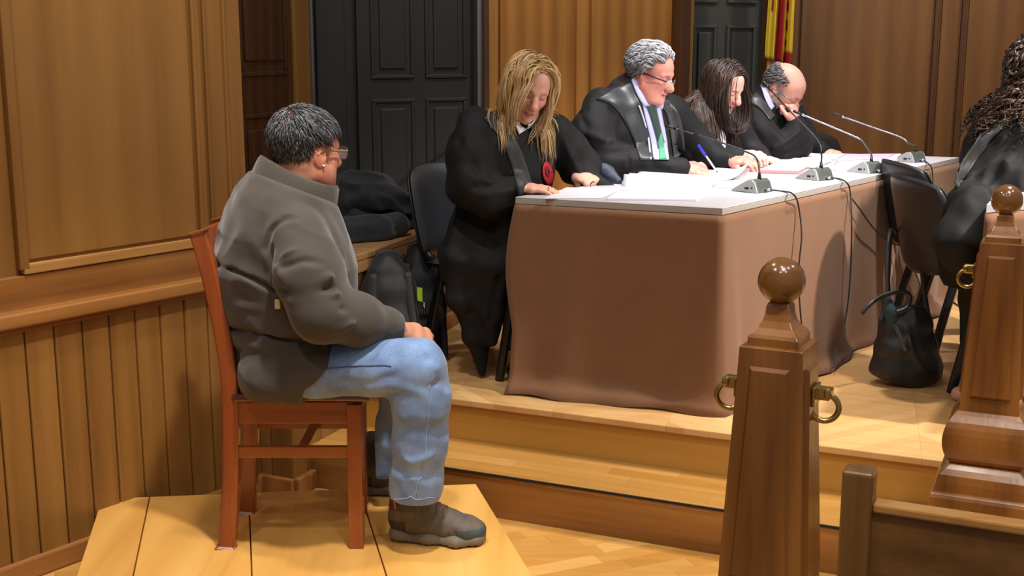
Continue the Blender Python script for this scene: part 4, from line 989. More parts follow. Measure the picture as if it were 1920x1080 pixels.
def strands(roots, dirs, n, ds, push, off, grav, inertia=0.75, flow=None, rad=0.0022, colf=None, curl=None, wob=0.0, sides=4, tip=0.15, flat=1.0, seed=1, stick=0.0):
    """locks of hair grown from the scalp, kept outside the push surface"""
    rng = np.random.default_rng(seed); P = np.array(roots, float); D = np.array(dirs, float); N = len(P); pts = [P.copy()]
    off = np.broadcast_to(off, (N,)); n_i = np.broadcast_to(n, (N,)); M = int(np.max(n_i)); ph = rng.random(N) * 6.28; w1 = rng.normal(size=(N, 3))
    for i in range(M):
        t = i / M; G = V(0, 0, -1) * (grav(t) if callable(grav) else grav)
        F = D * inertia + G + (flow(P, t) if flow is not None else 0) + w1 * wob * math.sin(3 * t + 1)
        D = F / (np.linalg.norm(F, axis=1, keepdims=True) + 1e-9)
        if stick:
            d0 = push(P); g0 = grad(push, P); g0 /= np.linalg.norm(g0, axis=1, keepdims=True) + 1e-9; dn = (D * g0).sum(1)
            w = np.clip((0.05 - d0) / 0.03, 0, 1) * stick; D = D - g0 * (np.maximum(dn, 0) * w)[:, None]; D /= np.linalg.norm(D, axis=1, keepdims=True) + 1e-9
        Q = P + D * (ds if np.isscalar(ds) else ds[:, None]); d = push(Q); g = grad(push, Q); gn = np.linalg.norm(g, axis=1, keepdims=True) + 1e-9
        Q = Q + g / gn * (np.clip(off - d, 0, 0.03) + stick * 0.6 * np.where(d < 0.06, np.clip(off - d, -0.015, 0), 0))[:, None]; D = Q - P; D /= np.linalg.norm(D, axis=1, keepdims=True) + 1e-9; P = Q; pts.append(P.copy())
    pts = np.stack(pts, 1); V_, F_, C_ = [], [], []; o = 0
    for k in range(N):
        m = n_i[k] + 1; q = pts[k, :m].copy()
        if curl is not None:
            a, wl = curl; tt = np.gradient(q, axis=0); tt /= np.linalg.norm(tt, axis=1, keepdims=True) + 1e-9
            x = np.cross(tt, V(0.3, 0.4, 0.86)); x /= np.linalg.norm(x, axis=1, keepdims=True) + 1e-9; y = np.cross(tt, x)
            arc = np.arange(m) * (ds if np.isscalar(ds) else ds[k]); am = a * np.clip(arc / 0.05, 0, 1); an = arc / wl * 6.28 + ph[k]
            q = q + x * (am * np.cos(an))[:, None] + y * (am * np.sin(an))[:, None]
        t = np.linspace(0, 1, m); r = (rad if np.isscalar(rad) else rad[k]) * (0.55 + 0.45 * np.sin(np.clip(t * 4, 0, 1) * 1.57)) * np.clip((1 - t) / (1 - 0.45) * (1 - tip) + tip, tip, 1)
        mb = MB().tube(q, r, sides, flat); V_.append(np.array(mb.v)); F_ += [tuple(i + o for i in f) for f in mb.f]; o += len(mb.v)
        c = colf(pts[k, 0], rng) if colf else (0.1, 0.1, 0.1); C_.append(np.tile(np.array(c), (len(mb.v), 1)))
    return np.concatenate(V_), F_, np.concatenate(C_)
def scalp(H, n, region, seed=3, surf=None):
    """points on the scalp (local frame) where region(x, y, z) holds"""
    rng = np.random.default_rng(seed); out = []
    while len(out) < n:
        d = unit(rng.normal(size=3)); p = V(-0.012, 0, 0.032) + d * V(0.098, 0.077, 0.088)
        if region(p): out.append(p)
    P = np.array(out); P = snap(P, H.f, 0.0, 4); return P
def glasses(H, parent, rim, name='glasses', full=True, w=0.05, h=0.032, rx=0.100, zc=-0.004, temple=None, rimr=0.0014):
    g = MB(); tw = H.toW
    lens = MB()
    for s in (1, -1):
        pts = []
        for i in range(25):
            a = 2 * math.pi * i / 24; cx, cz = math.cos(a), math.sin(a)
            e = (abs(cx) ** 3 + abs(cz) ** 3) ** (-1 / 3)
            yy = s * 0.033 + cx * e * w / 2; pts.append(V(rx - 4.0 * (abs(yy) - 0.01) ** 2, yy, zc + cz * e * h / 2))
        P = [tw(p) for p in pts]
        g.tube(P if full else [P[i] for i in range(0, 13)], rimr * H.s, 8, caps=not full)
        c = tw(V(rx - 4 * 0.023 ** 2, s * 0.033, zc)); lens.add([c] + P[:-1], [(0, 1 + i, 1 + (i + 1) % 24) for i in range(24)])
    g.tube([tw(V(rx - 0.002, 0.009, zc + 0.006)), tw(V(rx + 0.002, 0, zc + 0.009)), tw(V(rx - 0.002, -0.009, zc + 0.006))], rimr * H.s, 8)
    o = obj(name, g, rim, parent, smooth=True); obj('lens', lens, LENS, o, smooth=True)
    for s in (1, -1):
        y0 = s * (0.033 + w / 2)
        obj('temple', MB().tube([tw(p) for p in spline([V(rx - 4 * (abs(y0) - 0.01) ** 2, y0, zc + 0.006), V(0.06, s * 0.075, zc + 0.008), V(0.0, s * 0.083, zc + 0.010), V(-0.022, s * 0.083, zc - 0.004)], 5)], 0.0019 * H.s, 8, 1.7, H.R[:, 1]), temple or rim, o, smooth=True)
    return o
def cloth_obj(name, f, lo, hi, step, mat, parent, cols=None, smooth=True):
    v, fa = build(f, lo, hi, step); return obj(name, (v, fa), mat, parent, smooth=smooth, cols=cols(v) if cols else None)
def bbox(pts, pad):
    P = np.array(pts); return P.min(0) - pad, P.max(0) + pad
# ================================================================== the seated man in the olive jacket
JACK = plain('olive_brown_jacket', srgb(70, 64, 57), 0.8, bumps=(420, 0.12, 0.001), sheen=0.25, var=0.06, spec=0.25)
JACKD = plain('dark_jacket_lining', srgb(46, 38, 30), 0.85, bumps=(420, 0.12, 0.001), sheen=0.15)
def denim():
    m, nt, b = nmat('blue_denim'); tc = nn(nt, 'TexCoord'); no = nn(nt, 'TexNoise'); no.inputs['Scale'].default_value = 11; no.inputs['Detail'].default_value = 5
    nt.links.new(tc.outputs['Object'], no.inputs['Vector']); n2 = nn(nt, 'TexNoise'); n2.inputs['Scale'].default_value = 500; nt.links.new(tc.outputs['Object'], n2.inputs['Vector'])
    c = ramp(nt, no.outputs[0], [(0.30, srgb(84, 112, 158)), (0.52, srgb(112, 142, 188)), (0.72, srgb(138, 166, 206))])
    c = mixc(nt, 0.22, c, ramp(nt, n2.outputs[0], [(0.35, srgb(60, 80, 120)), (0.65, srgb(190, 205, 225))]), 'MIX')
    nt.links.new(c, b.inputs['Base Color']); b.inputs['Roughness'].default_value = 0.85; b.inputs['Sheen Weight'].default_value = 0.2; bump(nt, b, n2.outputs[0], 0.15, 0.001); return m
DENIM = denim(); THREAD = plain('pale_seam_thread', srgb(150, 170, 200), 0.8); SEAMD = plain('dark_seam', srgb(62, 82, 122), 0.85)
DF = unit(V(0.93, 0.36, 0)); DL_ = V(-DF[1], DF[0], 0)
rows_t = [(745, 522, 70, 0.19), (700, 527, 86, 0.21), (640, 536, 103, 0.225), (570, 539, 128, 0.235), (500, 534, 133, 0.24), (435, 530, 117, 0.235), (385, 532, 92, 0.205), (350, 545, 68, 0.14)]
tp = []
for (y, c, h, ra) in rows_t:
    hb = h / 640; rb = math.sqrt(max(0.003, hb * hb - (ra * DF[1]) ** 2)) / DF[0]
    tp.append((ay(c, y, 3.585), ra, rb))
torso = tubef(tp, DL_, 0.03)
A = lambda x, y, Y: ay(x, y, Y)
near_arm = tubef([(A(556, 446, 3.40), 0.088), (A(578, 515, 3.355), 0.098), (A(604, 583, 3.33), 0.086), (A(672, 600, 3.37), 0.069), (A(722, 612, 3.44), 0.048), (A(752, 621, 3.475), 0.034)], k=0.03)
far_arm = tubef([(A(545, 430, 3.78), 0.085), (A(585, 510, 3.84), 0.09), (A(618, 575, 3.83), 0.08), (A(680, 597, 3.72), 0.062), (A(738, 615, 3.60), 0.038)], k=0.03)
jf = uni([torso, far_arm], 0.04); jf = uni([jf, near_arm], 0.018)
S = lambda x, y, dy=0.0: ay(x, y, 3.27 + dy)          # on the near sleeve's outer face
FS = lambda pts: pts
jf = folds(jf, [
    ([S(497, 466, .07), S(508, 436, .07), S(532, 412, .07), S(562, 402, .06), S(590, 406, .06), S(612, 424, .06)], 0.0093, -0.0150),
    ([S(520, 480), S(555, 462), S(600, 458), S(625, 470)], 0.0119, 0.0105), ([S(525, 505), S(570, 490), S(622, 492)], 0.0110, -0.0090),
    ([S(515, 500), S(540, 528), S(590, 530), S(640, 512)], 0.0119, 0.0120), ([S(530, 545), S(575, 552), S(640, 538)], 0.0110, -0.0105),
    ([S(545, 566), S(590, 560), S(640, 548), S(660, 552)], 0.0110, 0.0105), ([S(560, 600), S(610, 590), S(655, 575)], 0.0102, -0.0075),
    ([S(600, 622), S(650, 612), S(690, 598)], 0.0102, 0.0090), ([S(640, 625, .04), S(690, 618, .06), S(715, 600, .1)], 0.0085, -0.0075), ([S(690, 630, .08), S(718, 618, .1), S(735, 604, .13)], 0.0076, 0.0075),
    ([S(505, 470, .05), S(512, 520, .05), S(530, 575, .05), S(560, 625, .06)], 0.0136, -0.0180),
    ([A(404, 492, 3.5), A(440, 508, 3.40), A(480, 526, 3.36), A(520, 545, 3.34)], 0.0085, -0.0135),
    ([A(408, 560, 3.5), A(455, 575, 3.38), A(520, 580, 3.36)], 0.0119, 0.0090), ([A(415, 612, 3.5), A(470, 622, 3.38), A(560, 640, 3.36)], 0.0110, -0.0135),
    ([A(425, 640, 3.5), A(480, 650, 3.38), A(560, 655, 3.36), A(610, 650, 3.36)], 0.0136, 0.0105), ([A(440, 680, 3.5), A(500, 690, 3.38), A(580, 670, 3.36)], 0.0110, -0.0120),
    ([A(450, 715, 3.45), A(510, 712, 3.38), A(575, 690, 3.37)], 0.0136, 0.0090), ([A(470, 600, 3.38), A(500, 640, 3.37), A(520, 700, 3.38)], 0.0136, 0.0075),
    ([A(640, 450, 3.42), A(655, 520, 3.42), A(668, 570, 3.44)], 0.0119, 0.0150), ([A(628, 440, 3.40), A(642, 500, 3.38)], 0.0085, -0.0090)])
hipn = inter(tubef([(A(516, 700, 3.455), 0.112, 0.104), (A(600, 690, 3.42), 0.108, 0.094)], k=0.02), planef(A(603, 690, 3.4), (0.79, 0.1, -0.61)), 0.01)
hipf = inter(tubef([(A(516, 700, 3.725), 0.112, 0.104), (A(600, 690, 3.74), 0.108, 0.094)], k=0.02), planef(A(603, 690, 3.7), (0.79, 0.1, -0.61)), 0.01)
jf = uni([jf, hipn, hipf], 0.018)
jf = rough(jf, 0.0055, 12, (V(0.8, 0.2, -0.5), 2.6), 3.0)
cutz = ay(560, 741, 3.585)[2]
jf = inter(jf, planef((0, 0, 0.606), (0, 0, -1)), 0.008)
jf = inter(jf, planef(ay(556, 352, 3.58), unit(DF * 0.42 + V(0, 0, 1))), 0.01)
wr = A(752, 621, 3.475)
jf = inter(jf, planef(wr, unit(V(0.9, 0.35, -0.12))), 0.004)
lo, hi = bbox([p[0] for p in tp] + [A(752, 621, 3.3), A(560, 430, 3.95), A(560, 430, 3.25)], 0.2)
# head, hands, trunk
HC = ay(573, 283, 3.575)
hd = make_head(HC, V(0.68, 0.73, -0.06), 1.04, neck=ay(552, 352, 3.585), skin=srgb(206, 142, 116)[:3], beard=(srgb(150, 112, 98)[:3], 0.35), jowl=1.15, neck_r=0.066, eyes_down=False)
h1 = hand_f(A(757, 621, 3.485), V(0.80, 0.45, -0.42), V(0.25, -0.55, 0.75), True, (30, 35, 25), (0.3, 0.6), 1.05, each=[(30, 35, 25), (34, 38, 26), (38, 42, 28), (42, 45, 30)])
h2 = hand_f(A(742, 616, 3.61), V(0.85, -0.15, -0.48), V(0.2, 0.45, 0.85), False, (35, 40, 28), (0.3, 0.6), 1.05)
inner = uni([tubef([(p, ra * 0.72, rb * 0.72) for p, ra, rb in tp[1:]], DL_, 0.03), tubef([(A(556, 446, 3.42), 0.05), (A(600, 575, 3.36), 0.045), (A(750, 620, 3.475), 0.026)]), tubef([(A(545, 430, 3.76), 0.05), (A(618, 575, 3.81), 0.045), (A(736, 614, 3.60), 0.026)]),
             tubef([(A(530, 690, 3.45), 0.07), (A(780, 690, 3.39), 0.052), (A(786, 895, 3.43), 0.034)]), tubef([(A(530, 690, 3.72), 0.07), (A(770, 690, 3.76), 0.052), (A(722, 850, 3.80), 0.034)])], 0.02)
man = body('person', 'man in olive jacket and blue jeans seated on the wooden chair, seen from behind', hd, [h1, h2], (inner, V(-1.2, 3.1, 0.2), V(0.1, 4.1, 1.25)), skin=srgb(206, 142, 116)[:3])
jk = cloth_obj('jacket', jf, lo, hi, 0.0046, JACK, man)
# collar, zip, cuff
ct, cb = ay(562, 330, 3.58), ay(548, 382, 3.58); rings = []
for (c, rf, rl, tilt, k) in ((cb, 0.122, 0.132, 0.050, 0), (cb * 0.55 + ct * 0.45, 0.120, 0.118, 0.050, 0), (ct, 0.112, 0.104, 0.047, 0), (ct + V(0, 0, 0.004), 0.106, 0.098, 0.047, 1), (ct * 0.6 + cb * 0.4, 0.100, 0.094, 0.052, 1)):
    rings.append([c + DF * rf * math.cos(a) + DL_ * rl * math.sin(a) + V(0, 0, -tilt * math.cos(a) + 0.016 * math.cos(a) ** 2) for a in np.linspace(0.06, 2 * math.pi - 0.06, 49)])
obj('collar', MB().grid(rings), JACK, jk, smooth=True, solid=0.006, sub=1)
zp = snap([A(634, 352, 3.66), A(642, 385, 3.66), A(650, 430, 3.65), A(660, 480, 3.64), A(668, 530, 3.63), A(674, 575, 3.62)], jf, 0.002)
obj('zip', MB().tube(spline([ct + DF * 0.115 - V(0, 0, 0.045)] + list(zp), 5), 0.0035, 8), plain('dull_zip', srgb(120, 112, 100), 0.35, 0.7), jk, smooth=True)
pt = snap([A(538, 554, 3.35)], jf, 0.003)[0]
obj('patch', MB().box(pt, (0.016, 0.006, 0.028)), plain('cream_patch', srgb(206, 190, 150), 0.7), jk, bevel=0.003)
# jeans
def leg(hip, pts): return tubef([hip] + pts, (0, 1, 0), 0.025)
nl = leg((A(540, 696, 3.46), 0.090, 0.085), [(A(600, 690, 3.425), 0.094, 0.080), (A(700, 686, 3.40), 0.086, 0.080), (A(782, 690, 3.385), 0.080, 0.080), (A(790, 745, 3.39), 0.078, 0.080), (A(788, 830, 3.41), 0.076, 0.0755), (A(782, 900, 3.425), 0.076, 0.0735), (A(778, 962, 3.435), 0.076, 0.072)])
fl = leg((A(540, 696, 3.72), 0.090, 0.085), [(A(600, 690, 3.735), 0.094, 0.080), (A(700, 690, 3.75), 0.084, 0.078), (A(770, 692, 3.76), 0.078, 0.076), (A(760, 750, 3.77), 0.072, 0.074), (A(735, 820, 3.79), 0.070, 0.066), (A(718, 890, 3.81), 0.068, 0.060)])
J = lambda x, y, dy=0.0: ay(x, y, 3.325 + dy)
nl = folds(nl, [([J(640, 715), J(700, 712), J(770, 690), J(815, 665)], 0.014, -0.006), ([J(690, 730), J(740, 722), J(790, 705)], 0.012, 0.006), ([J(700, 700), J(760, 685), J(820, 690)], 0.012, 0.005), ([J(735, 745), J(770, 728), J(830, 715)], 0.012, -0.006),
     ([J(738, 790), J(780, 775), J(835, 790)], 0.016, 0.004), ([J(735, 862), J(775, 868), J(832, 850)], 0.012, 0.007), ([J(735, 885), J(780, 892), J(830, 872)], 0.010, -0.007), ([J(733, 908), J(775, 900), J(828, 895)], 0.011, 0.007), ([J(735, 925), J(780, 918), J(826, 925)], 0.009, -0.006), ([J(733, 942), J(780, 944), J(824, 943)], 0.008, 0.005)])
nl = rough(nl, 0.0045, 15, (V(0.9, 0.2, -0.3), 2.2)); fl = rough(fl, 0.003, 16, (V(0.9, 0.2, -0.2), 2.0), 9)
zn = ay(780, 948, 3.43)[2]; zf = ay(712, 884, 3.82)[2]
nl = inter(nl, planef((0, 0, zn), (0.15, 0, -1)), 0.003) if False else inter(nl, planef(ay(780, 948, 3.36), unit(V(-0.02, 0, -1))), 0.003)
fl = inter(fl, planef((0, 0, zf), (0, 0, -1)), 0.003)
jeansf = inter(uni([nl, fl], 0.02), planef((0, 0, 0.603), (0, 0, -1)), 0.006)
def jeans_sdf(p):                                     # the seat plane trims only what lies on the chair
    d = smin(nl(p), fl(p), 0.02); on = (p[:, 0] < -0.44); return np.where(on, smax(d, 0.604 - p[:, 2], 0.006), d)
jn = cloth_obj('jeans', jeans_sdf, *bbox([A(470, 640, 3.3), A(860, 640, 3.9), A(700, 960, 3.4)], 0.13), 0.0052, DENIM, man)
for nm, pp, mt, rr_ in (('side_seam', [J(575, 694, .02), J(620, 690), J(680, 686), J(735, 688)], SEAMD, 0.0017), ('side_seam', [J(800, 712), J(803, 750), J(800, 810), J(797, 860), J(790, 900), J(779, 922), J(777, 944)], THREAD, 0.0015), ('hem', [J(733, 938, .05), J(745, 941, .02), J(777, 944), J(810, 942), J(824, 938, .04)], THREAD, 0.0014)):
    q = snap(spline(pp, 6), nl, 0.0006); obj(nm, MB().tube(q, rr_, 6), mt, jn, smooth=True)
# walking boots
BOOT = attr_mat('boot_leather', None, 0.65, noise=0.25, bumps=(220, 0.2, 0.002)); SOLE = plain('grey_rubber_sole', srgb(118, 108, 92), 0.7, var=0.08); LACE = plain('rust_laces', srgb(150, 100, 72), 0.7)
def boot(heel, d, parent):
    d = unit(d); n = V(-d[1], d[0], 0); Mx = np.stack([d, n, V(0, 0, 1)], 1); heel = np.asarray(heel, float); W = lambda p: np.asarray(p) @ Mx.T + heel
    up = uni([tubef([((0.046, 0, 0.052), 0.034, 0.044), ((0.11, 0, 0.054), 0.038, 0.045), ((0.17, 0, 0.046), 0.043, 0.036), ((0.222, 0, 0.038), 0.045, 0.030), ((0.250, 0, 0.034), 0.040, 0.025)], (0, 1, 0), 0.02),
              tubef([((0.050, 0, 0.06), 0.036, 0.042), ((0.062, 0, 0.10), 0.038, 0.046), ((0.068, 0, 0.150), 0.040, 0.050)], (0, 1, 0), 0.02), tubef([((0.07, 0, 0.10), 0.026), ((0.13, 0, 0.074), 0.028), ((0.175, 0, 0.054), 0.03)])], 0.02)
    up = folds(up, [([(0.20, 0.05, 0.03), (0.196, 0.03, 0.062), (0.196, -0.03, 0.062), (0.20, -0.05, 0.03)], 0.006, -0.003), ([(0.07, -0.04, 0.03), (0.05, -0.04, 0.06), (0.03, -0.03, 0.07)], 0.005, -0.002)])
    up = inter(up, planef((0, 0, 0.020), (0, 0, -1)), 0.003)
    v, f = build(up, V(-0.03, -0.08, -0.01), V(0.31, 0.08, 0.2), 0.004)
    x, y, z = v.T; c = np.tile(np.array(srgb(102, 90, 78)[:3]), (len(v), 1)); toe = (x > 0.205 - 0.25 * (z - 0.03)) & (z < 0.050); c[toe] = srgb(66, 80, 80)[:3]
    c[(x < 0.062) & (z < 0.062)] = srgb(58, 50, 44)[:3]; c[(z > 0.092) & (x < 0.09)] = srgb(82, 68, 58)[:3]
    KB = 1.12; W0_ = W; W = lambda p: W0_(np.asarray(p) * KB)
    b = obj('boot', (W(v), f), BOOT, parent, smooth=True, cols=c)
    so = uni([tubef([((0.036, 0, 0.018), 0.041, 0.028), ((0.12, 0, 0.014), 0.043, 0.024), ((0.20, 0, 0.015), 0.053, 0.024), ((0.250, 0, 0.018), 0.045, 0.024)], (0, 1, 0), 0.02)], 0.01)
    so = inter(inter(so, planef((0, 0, 0.0), (0, 0, -1)), 0.003), lambda p: p[:, 2] - (0.033 + 0.012 * np.exp(-((p[:, 0] - 0.005) / 0.05) ** 2) - 0.008 * np.exp(-((p[:, 0] - 0.075) / 0.03) ** 2) + 0.006 * np.clip((p[:, 0] - 0.24) / 0.04, 0, 1)), 0.004)
    lug = so; so = lambda p: lug(p) + np.where(p[:, 2] < 0.007, 0.0018 * (np.sin(p[:, 0] * 330) > 0.3), 0)
    v, f = build(so, V(-0.03, -0.08, -0.01), V(0.32, 0.08, 0.07), 0.0036); obj('sole', (W(v), f), SOLE, b, smooth=True)
    lc_ = MB(); toP = lambda P: snap(P, up, 0.001, 4)
    prof = [(0.088, 0.118), (0.106, 0.108), (0.126, 0.094), (0.146, 0.081), (0.166, 0.069)]
    for i in range(len(prof) - 1):
        (x0, z0), (x1, z1) = prof[i], prof[i + 1]
        for s in (1, -1):
            P = toP([(x0 + (x1 - x0) * t, s * 0.024 * (1 - 2 * t), z0 + (z1 - z0) * t + 0.012 * (1 - abs(2 * t - 1))) for t in np.linspace(0, 1, 7)]); lc_.tube(W(P), 0.0019, 6)
        P = toP([(x0 + 0.004, s, z0 + 0.004) for s in np.linspace(-0.026, 0.026, 7)]); lc_.tube(W(P), 0.0019, 6)
    obj('laces', lc_, LACE, b, smooth=True)
    P = W(np.array([(0.036, -0.0405, 0.098), (0.033, -0.0405, 0.118)])); obj('pull_tab', MB().tube(P, 0.003, 6), plain('orange_tab', srgb(196, 92, 50), 0.7), b)
    return b
hl = az(719, 1016, PLAT); tl = az(900, 1027, PLAT)
dv_ = unit((tl - hl) * V(1, 1, 0)); boot(hl + V(dv_[1], -dv_[0], 0) * -0.040, dv_, man)
hf = az(640, 942, PLAT); boot(V(az(662, 930, PLAT)[0] - 0.01, az(700, 925, PLAT)[1], PLAT), V(0.98, 0.15, 0), man)
# hair, glasses, ear stud
def reg_hair(p):
    x, y, z = p; front = 0.066 - 0.5 * max(0, abs(y) - 0.035); low = -0.030 if x < -0.055 else (-0.016 if x < -0.03 else (0.020 if x < 0.015 else 0.060))
    if z < low or x > front: return False
    if abs(y) > 0.062 and -0.040 < x < 0.015 and z < 0.034: return False
    return True
def bald_spot(p): return np.exp(-(((p[0] + 0.085) / 0.028) ** 2 + ((p[1] + 0.012) / 0.03) ** 2 + ((p[2] - 0.098) / 0.03) ** 2))
sc_ = scalp(hd, 5200, lambda p: reg_hair(p) and bald_spot(p) < RNG.random() * 1.0 + 0.05 - 0.0)
whorl = V(-0.07, -0.01, 0.10); dl = sc_ - whorl; dl[:, 0] += 0.012 * np.sign(dl[:, 0]); dl[:, 2] -= 0.05
dl = dl / np.linalg.norm(dl, axis=1, keepdims=True); dl = dl + RNG.normal(size=dl.shape) * 0.16
def gcol(lo, hi, p=0.5): return lambda r, rng: np.array(lo) + (np.array(hi) - np.array(lo)) * rng.random() ** (1 / p if p < 1 else p)
def mcol(p, rng):
    g = rng.random(); side_ = np.clip((0.05 - hd.toL(p)[2]) / 0.12, 0, 1); t = min(1, 0.03 + g ** 1.9 * (0.7 + 0.9 * side_)); return np.array(srgb(42, 42, 44)[:3]) * (1 - t) + np.array(srgb(132, 132, 136)[:3]) * t
v, f, c = strands(hd.toW(sc_), dl @ hd.R.T, np.clip((1.5 + (sc_[:, 2] + 0.03) / 0.07 * 4.5), 1, 7).astype(int), 0.0056, hd.fw, RNG.uniform(0.001, 0.011, len(sc_)) * np.clip((sc_[:, 2] + 0.05) / 0.11, 0.15, 1), 0.06, 0.9, rad=0.0016, colf=mcol, seed=5, sides=3, tip=0.3, stick=0.8)
obj('hair', (v, f), HAIRM, man, smooth=True, cols=c)
glasses(hd, man, plain('brown_spectacle_frame', srgb(110, 92, 70), 0.3, 0.4), temple=plain('tan_temple', srgb(150, 128, 96), 0.35, 0.3), w=0.052, h=0.034, rx=0.112)
ear = hd.toW(V(-0.004, -0.087, -0.036)); obj('ear_stud', MB().lathe([(0.0001, -0.004), (0.0032, -0.0025), (0.004, 0), (0.0032, 0.0025), (0.0001, 0.004)], ear, n=12), plain('pearl', srgb(232, 226, 216), 0.2), man, smooth=True)
# ================================================================== robed people along the table
ROBE = plain('black_robe', srgb(23, 22, 23), 0.7, bumps=(300, 0.08, 0.001), sheen=0.02, spec=0.22)
SATIN = plain('black_satin', srgb(42, 45, 47), 0.40, sheen=0.1, spec=0.5, bumps=(60, 0.06, 0.002))
SHIRTB = plain('lavender_shirt', srgb(176, 176, 214), 0.7); SHIRTW = plain('white_shirt', srgb(226, 224, 226), 0.7)
def SLV(pts, w, r=0.026):
    q = [(p[0], p[1] * 0.55) for p in pts[:-1]] + [(pts[-1][0], min(pts[-1][1] * 0.6, 0.028)), (np.asarray(w), r)]; return tubef(q, k=0.02)
FT = unit(V(0.79, -0.61, 0))                          # towards the table
def torso_f(rows, f, k=0.03):
    """rows: px, py, y, half width across, half depth"""
    l = V(-f[1], f[0], 0); return tubef([(ay(a, b, c), ra, rb) for a, b, c, ra, rb in rows], l, k), [ay(a, b, c) for a, b, c, _, _ in rows]
def robe(name, parent, fs, fold, lo, hi, step=0.008, amp=0.008, freq=11, st=(V(0.25, 0.1, -1), 2.8), k=0.025, off=0.0, mat=ROBE, cut=None):
    f = uni(fs, k)
    if fold: f = folds(f, fold)
    f = rough(f, amp, freq, st, off)
    if cut is not None:
        for c in cut: f = inter(f, c, 0.006)
    o = cloth_obj(name, f, lo, hi, step, mat, parent); return f, o
def lin(*q): return [ay(*p) for p in q]
# ------------------------------------------------------------------ blonde woman
A = ay
bt, bp = torso_f([(972, 232, 4.86, 0.07, 0.06), (970, 250, 4.86, 0.15, 0.09), (966, 275, 4.865, 0.20, 0.11), (962, 315, 4.87, 0.205, 0.125), (950, 370, 4.89, 0.20, 0.14), (930, 430, 4.92, 0.20, 0.16), (912, 488, 4.95, 0.21, 0.19)], FT)
BW1 = az(976, 364, TOPZ) + V(0, 0, 0.024); BW2 = A(1082, 322, 4.97)
br_P = [(A(893, 236, 4.78), 0.075), (A(880, 290, 4.70), 0.085), (A(884, 350, 4.66), 0.088), (A(915, 372, 4.64), 0.068), (BW1 + V(-0.02, 0.0, 0.002), 0.041)]; br = tubef(br_P, k=0.03)
brd = tubef([(A(884, 345, 4.68), 0.085, 0.05), (A(930, 372, 4.66), 0.055, 0.07), (A(958, 374, 4.66), 0.03, 0.045)], k=0.03)
bl_P = [(A(1040, 250, 4.98), 0.075), (A(1066, 285, 5.02), 0.078), (A(1094, 312, 5.04), 0.066), (A(1084, 322, 4.99), 0.046)]; bl = tubef(bl_P, k=0.03)
bld = tubef([(A(1075, 320, 5.0), 0.05, 0.06), (A(1120, 346, 4.96), 0.028, 0.035), (A(1146, 352, 4.95), 0.016, 0.016)], k=0.02)
bdr = tubef([(A(905, 420, 4.82), 0.12, 0.10), (A(893, 490, 4.74), 0.15, 0.085), (A(895, 560, 4.72), 0.115, 0.05), (A(898, 630, 4.71), 0.062, 0.032), (A(903, 700, 4.70), 0.014, 0.012)], unit(V(0.8, 0.6, 0)), 0.03)
bdr2 = tubef([(A(955, 420, 4.74), 0.07, 0.06), (A(940, 500, 4.68), 0.06, 0.05), (A(925, 590, 4.68), 0.04, 0.03), (A(922, 640, 4.68), 0.02, 0.02)], unit(V(0.8, 0.6, 0)), 0.03)
bfold = [(lin((905, 222, 4.70), (935, 260, 4.72), (960, 330, 4.70), (968, 400, 4.72)), 0.016, 0.008), (lin((860, 262, 4.64), (885, 300, 4.62), (900, 340, 4.58)), 0.016, -0.012), (lin((850, 300, 4.66), (880, 330, 4.58), (925, 345, 4.58)), 0.016, 0.010),
         (lin((862, 350, 4.62), (900, 352, 4.56), (950, 345, 4.60)), 0.013, -0.010), (lin((870, 378, 4.62), (910, 365, 4.56), (955, 356, 4.60)), 0.013, 0.008), (lin((880, 240, 4.70), (870, 280, 4.63), (856, 320, 4.66)), 0.014, 0.008),
         (lin((925, 430, 4.72), (905, 500, 4.64), (900, 580, 4.66)), 0.018, 0.016), (lin((890, 430, 4.74), (868, 500, 4.66), (880, 580, 4.66)), 0.018, -0.014), (lin((945, 440, 4.70), (935, 520, 4.64), (920, 600, 4.64)), 0.016, -0.014),
         (lin((1000, 250, 4.76), (1005, 330, 4.73)), 0.008, -0.006), (lin((1055, 260, 4.92), (1075, 300, 4.92), (1090, 330, 4.92)), 0.014, 0.008)]
blonde_hd = make_head(A(990, 166, 4.78), V(0.30, -0.88, -0.36), 1.0, roll=-0.20, neck=A(968, 236, 4.86), skin=srgb(216, 160, 138)[:3], lips=srgb(186, 92, 92)[:3], female=True, brow=srgb(150, 116, 84)[:3], neck_r=0.05)
wr_ = A(972, 363, 4.64); bh1 = hand_f(BW1, V(0.97, -0.02, -0.05), V(0.05, -0.10, 1), True, (8, 14, 10), (0.7, 0.1), 0.98, 7)
bh2 = hand_f(BW2, V(0.66, -0.60, -0.42), V(0.10, -0.45, 0.85), False, (62, 80, 40), (0.2, 0.8), 1.06, 1)
inner = uni([torso_f([(970, 250, 4.86, 0.10, 0.06), (966, 275, 4.865, 0.15, 0.085), (950, 370, 4.89, 0.15, 0.10), (912, 488, 4.95, 0.16, 0.13)], FT)[0], SLV(br_P, BW1), SLV(bl_P, BW2)], 0.02)
blonde = body('person', 'blonde woman in black robe reading papers, one hand flat on the table corner', blonde_hd, [bh1, bh2], (inner, V(-0.6, 4.4, 0.6), V(0.6, 5.3, 1.5)), skin=srgb(216, 160, 138)[:3])
bf, bo_ = robe('robe', blonde, [bt, br, brd, bl, bld, bdr, bdr2], bfold, V(-0.75, 4.45, 0.28), V(0.6, 5.35, 1.45), 0.0075)
yoke = patch(bf, [[(908, 220), (938, 262), (962, 320), (974, 380)], [(938, 205), (968, 262), (990, 320), (1003, 372)]], 0.004, 20, 8)
obj('front_band', yoke, plain('robe_band', srgb(40, 40, 42), 0.55, sheen=0.15), bo_, smooth=True, solid=0.004)
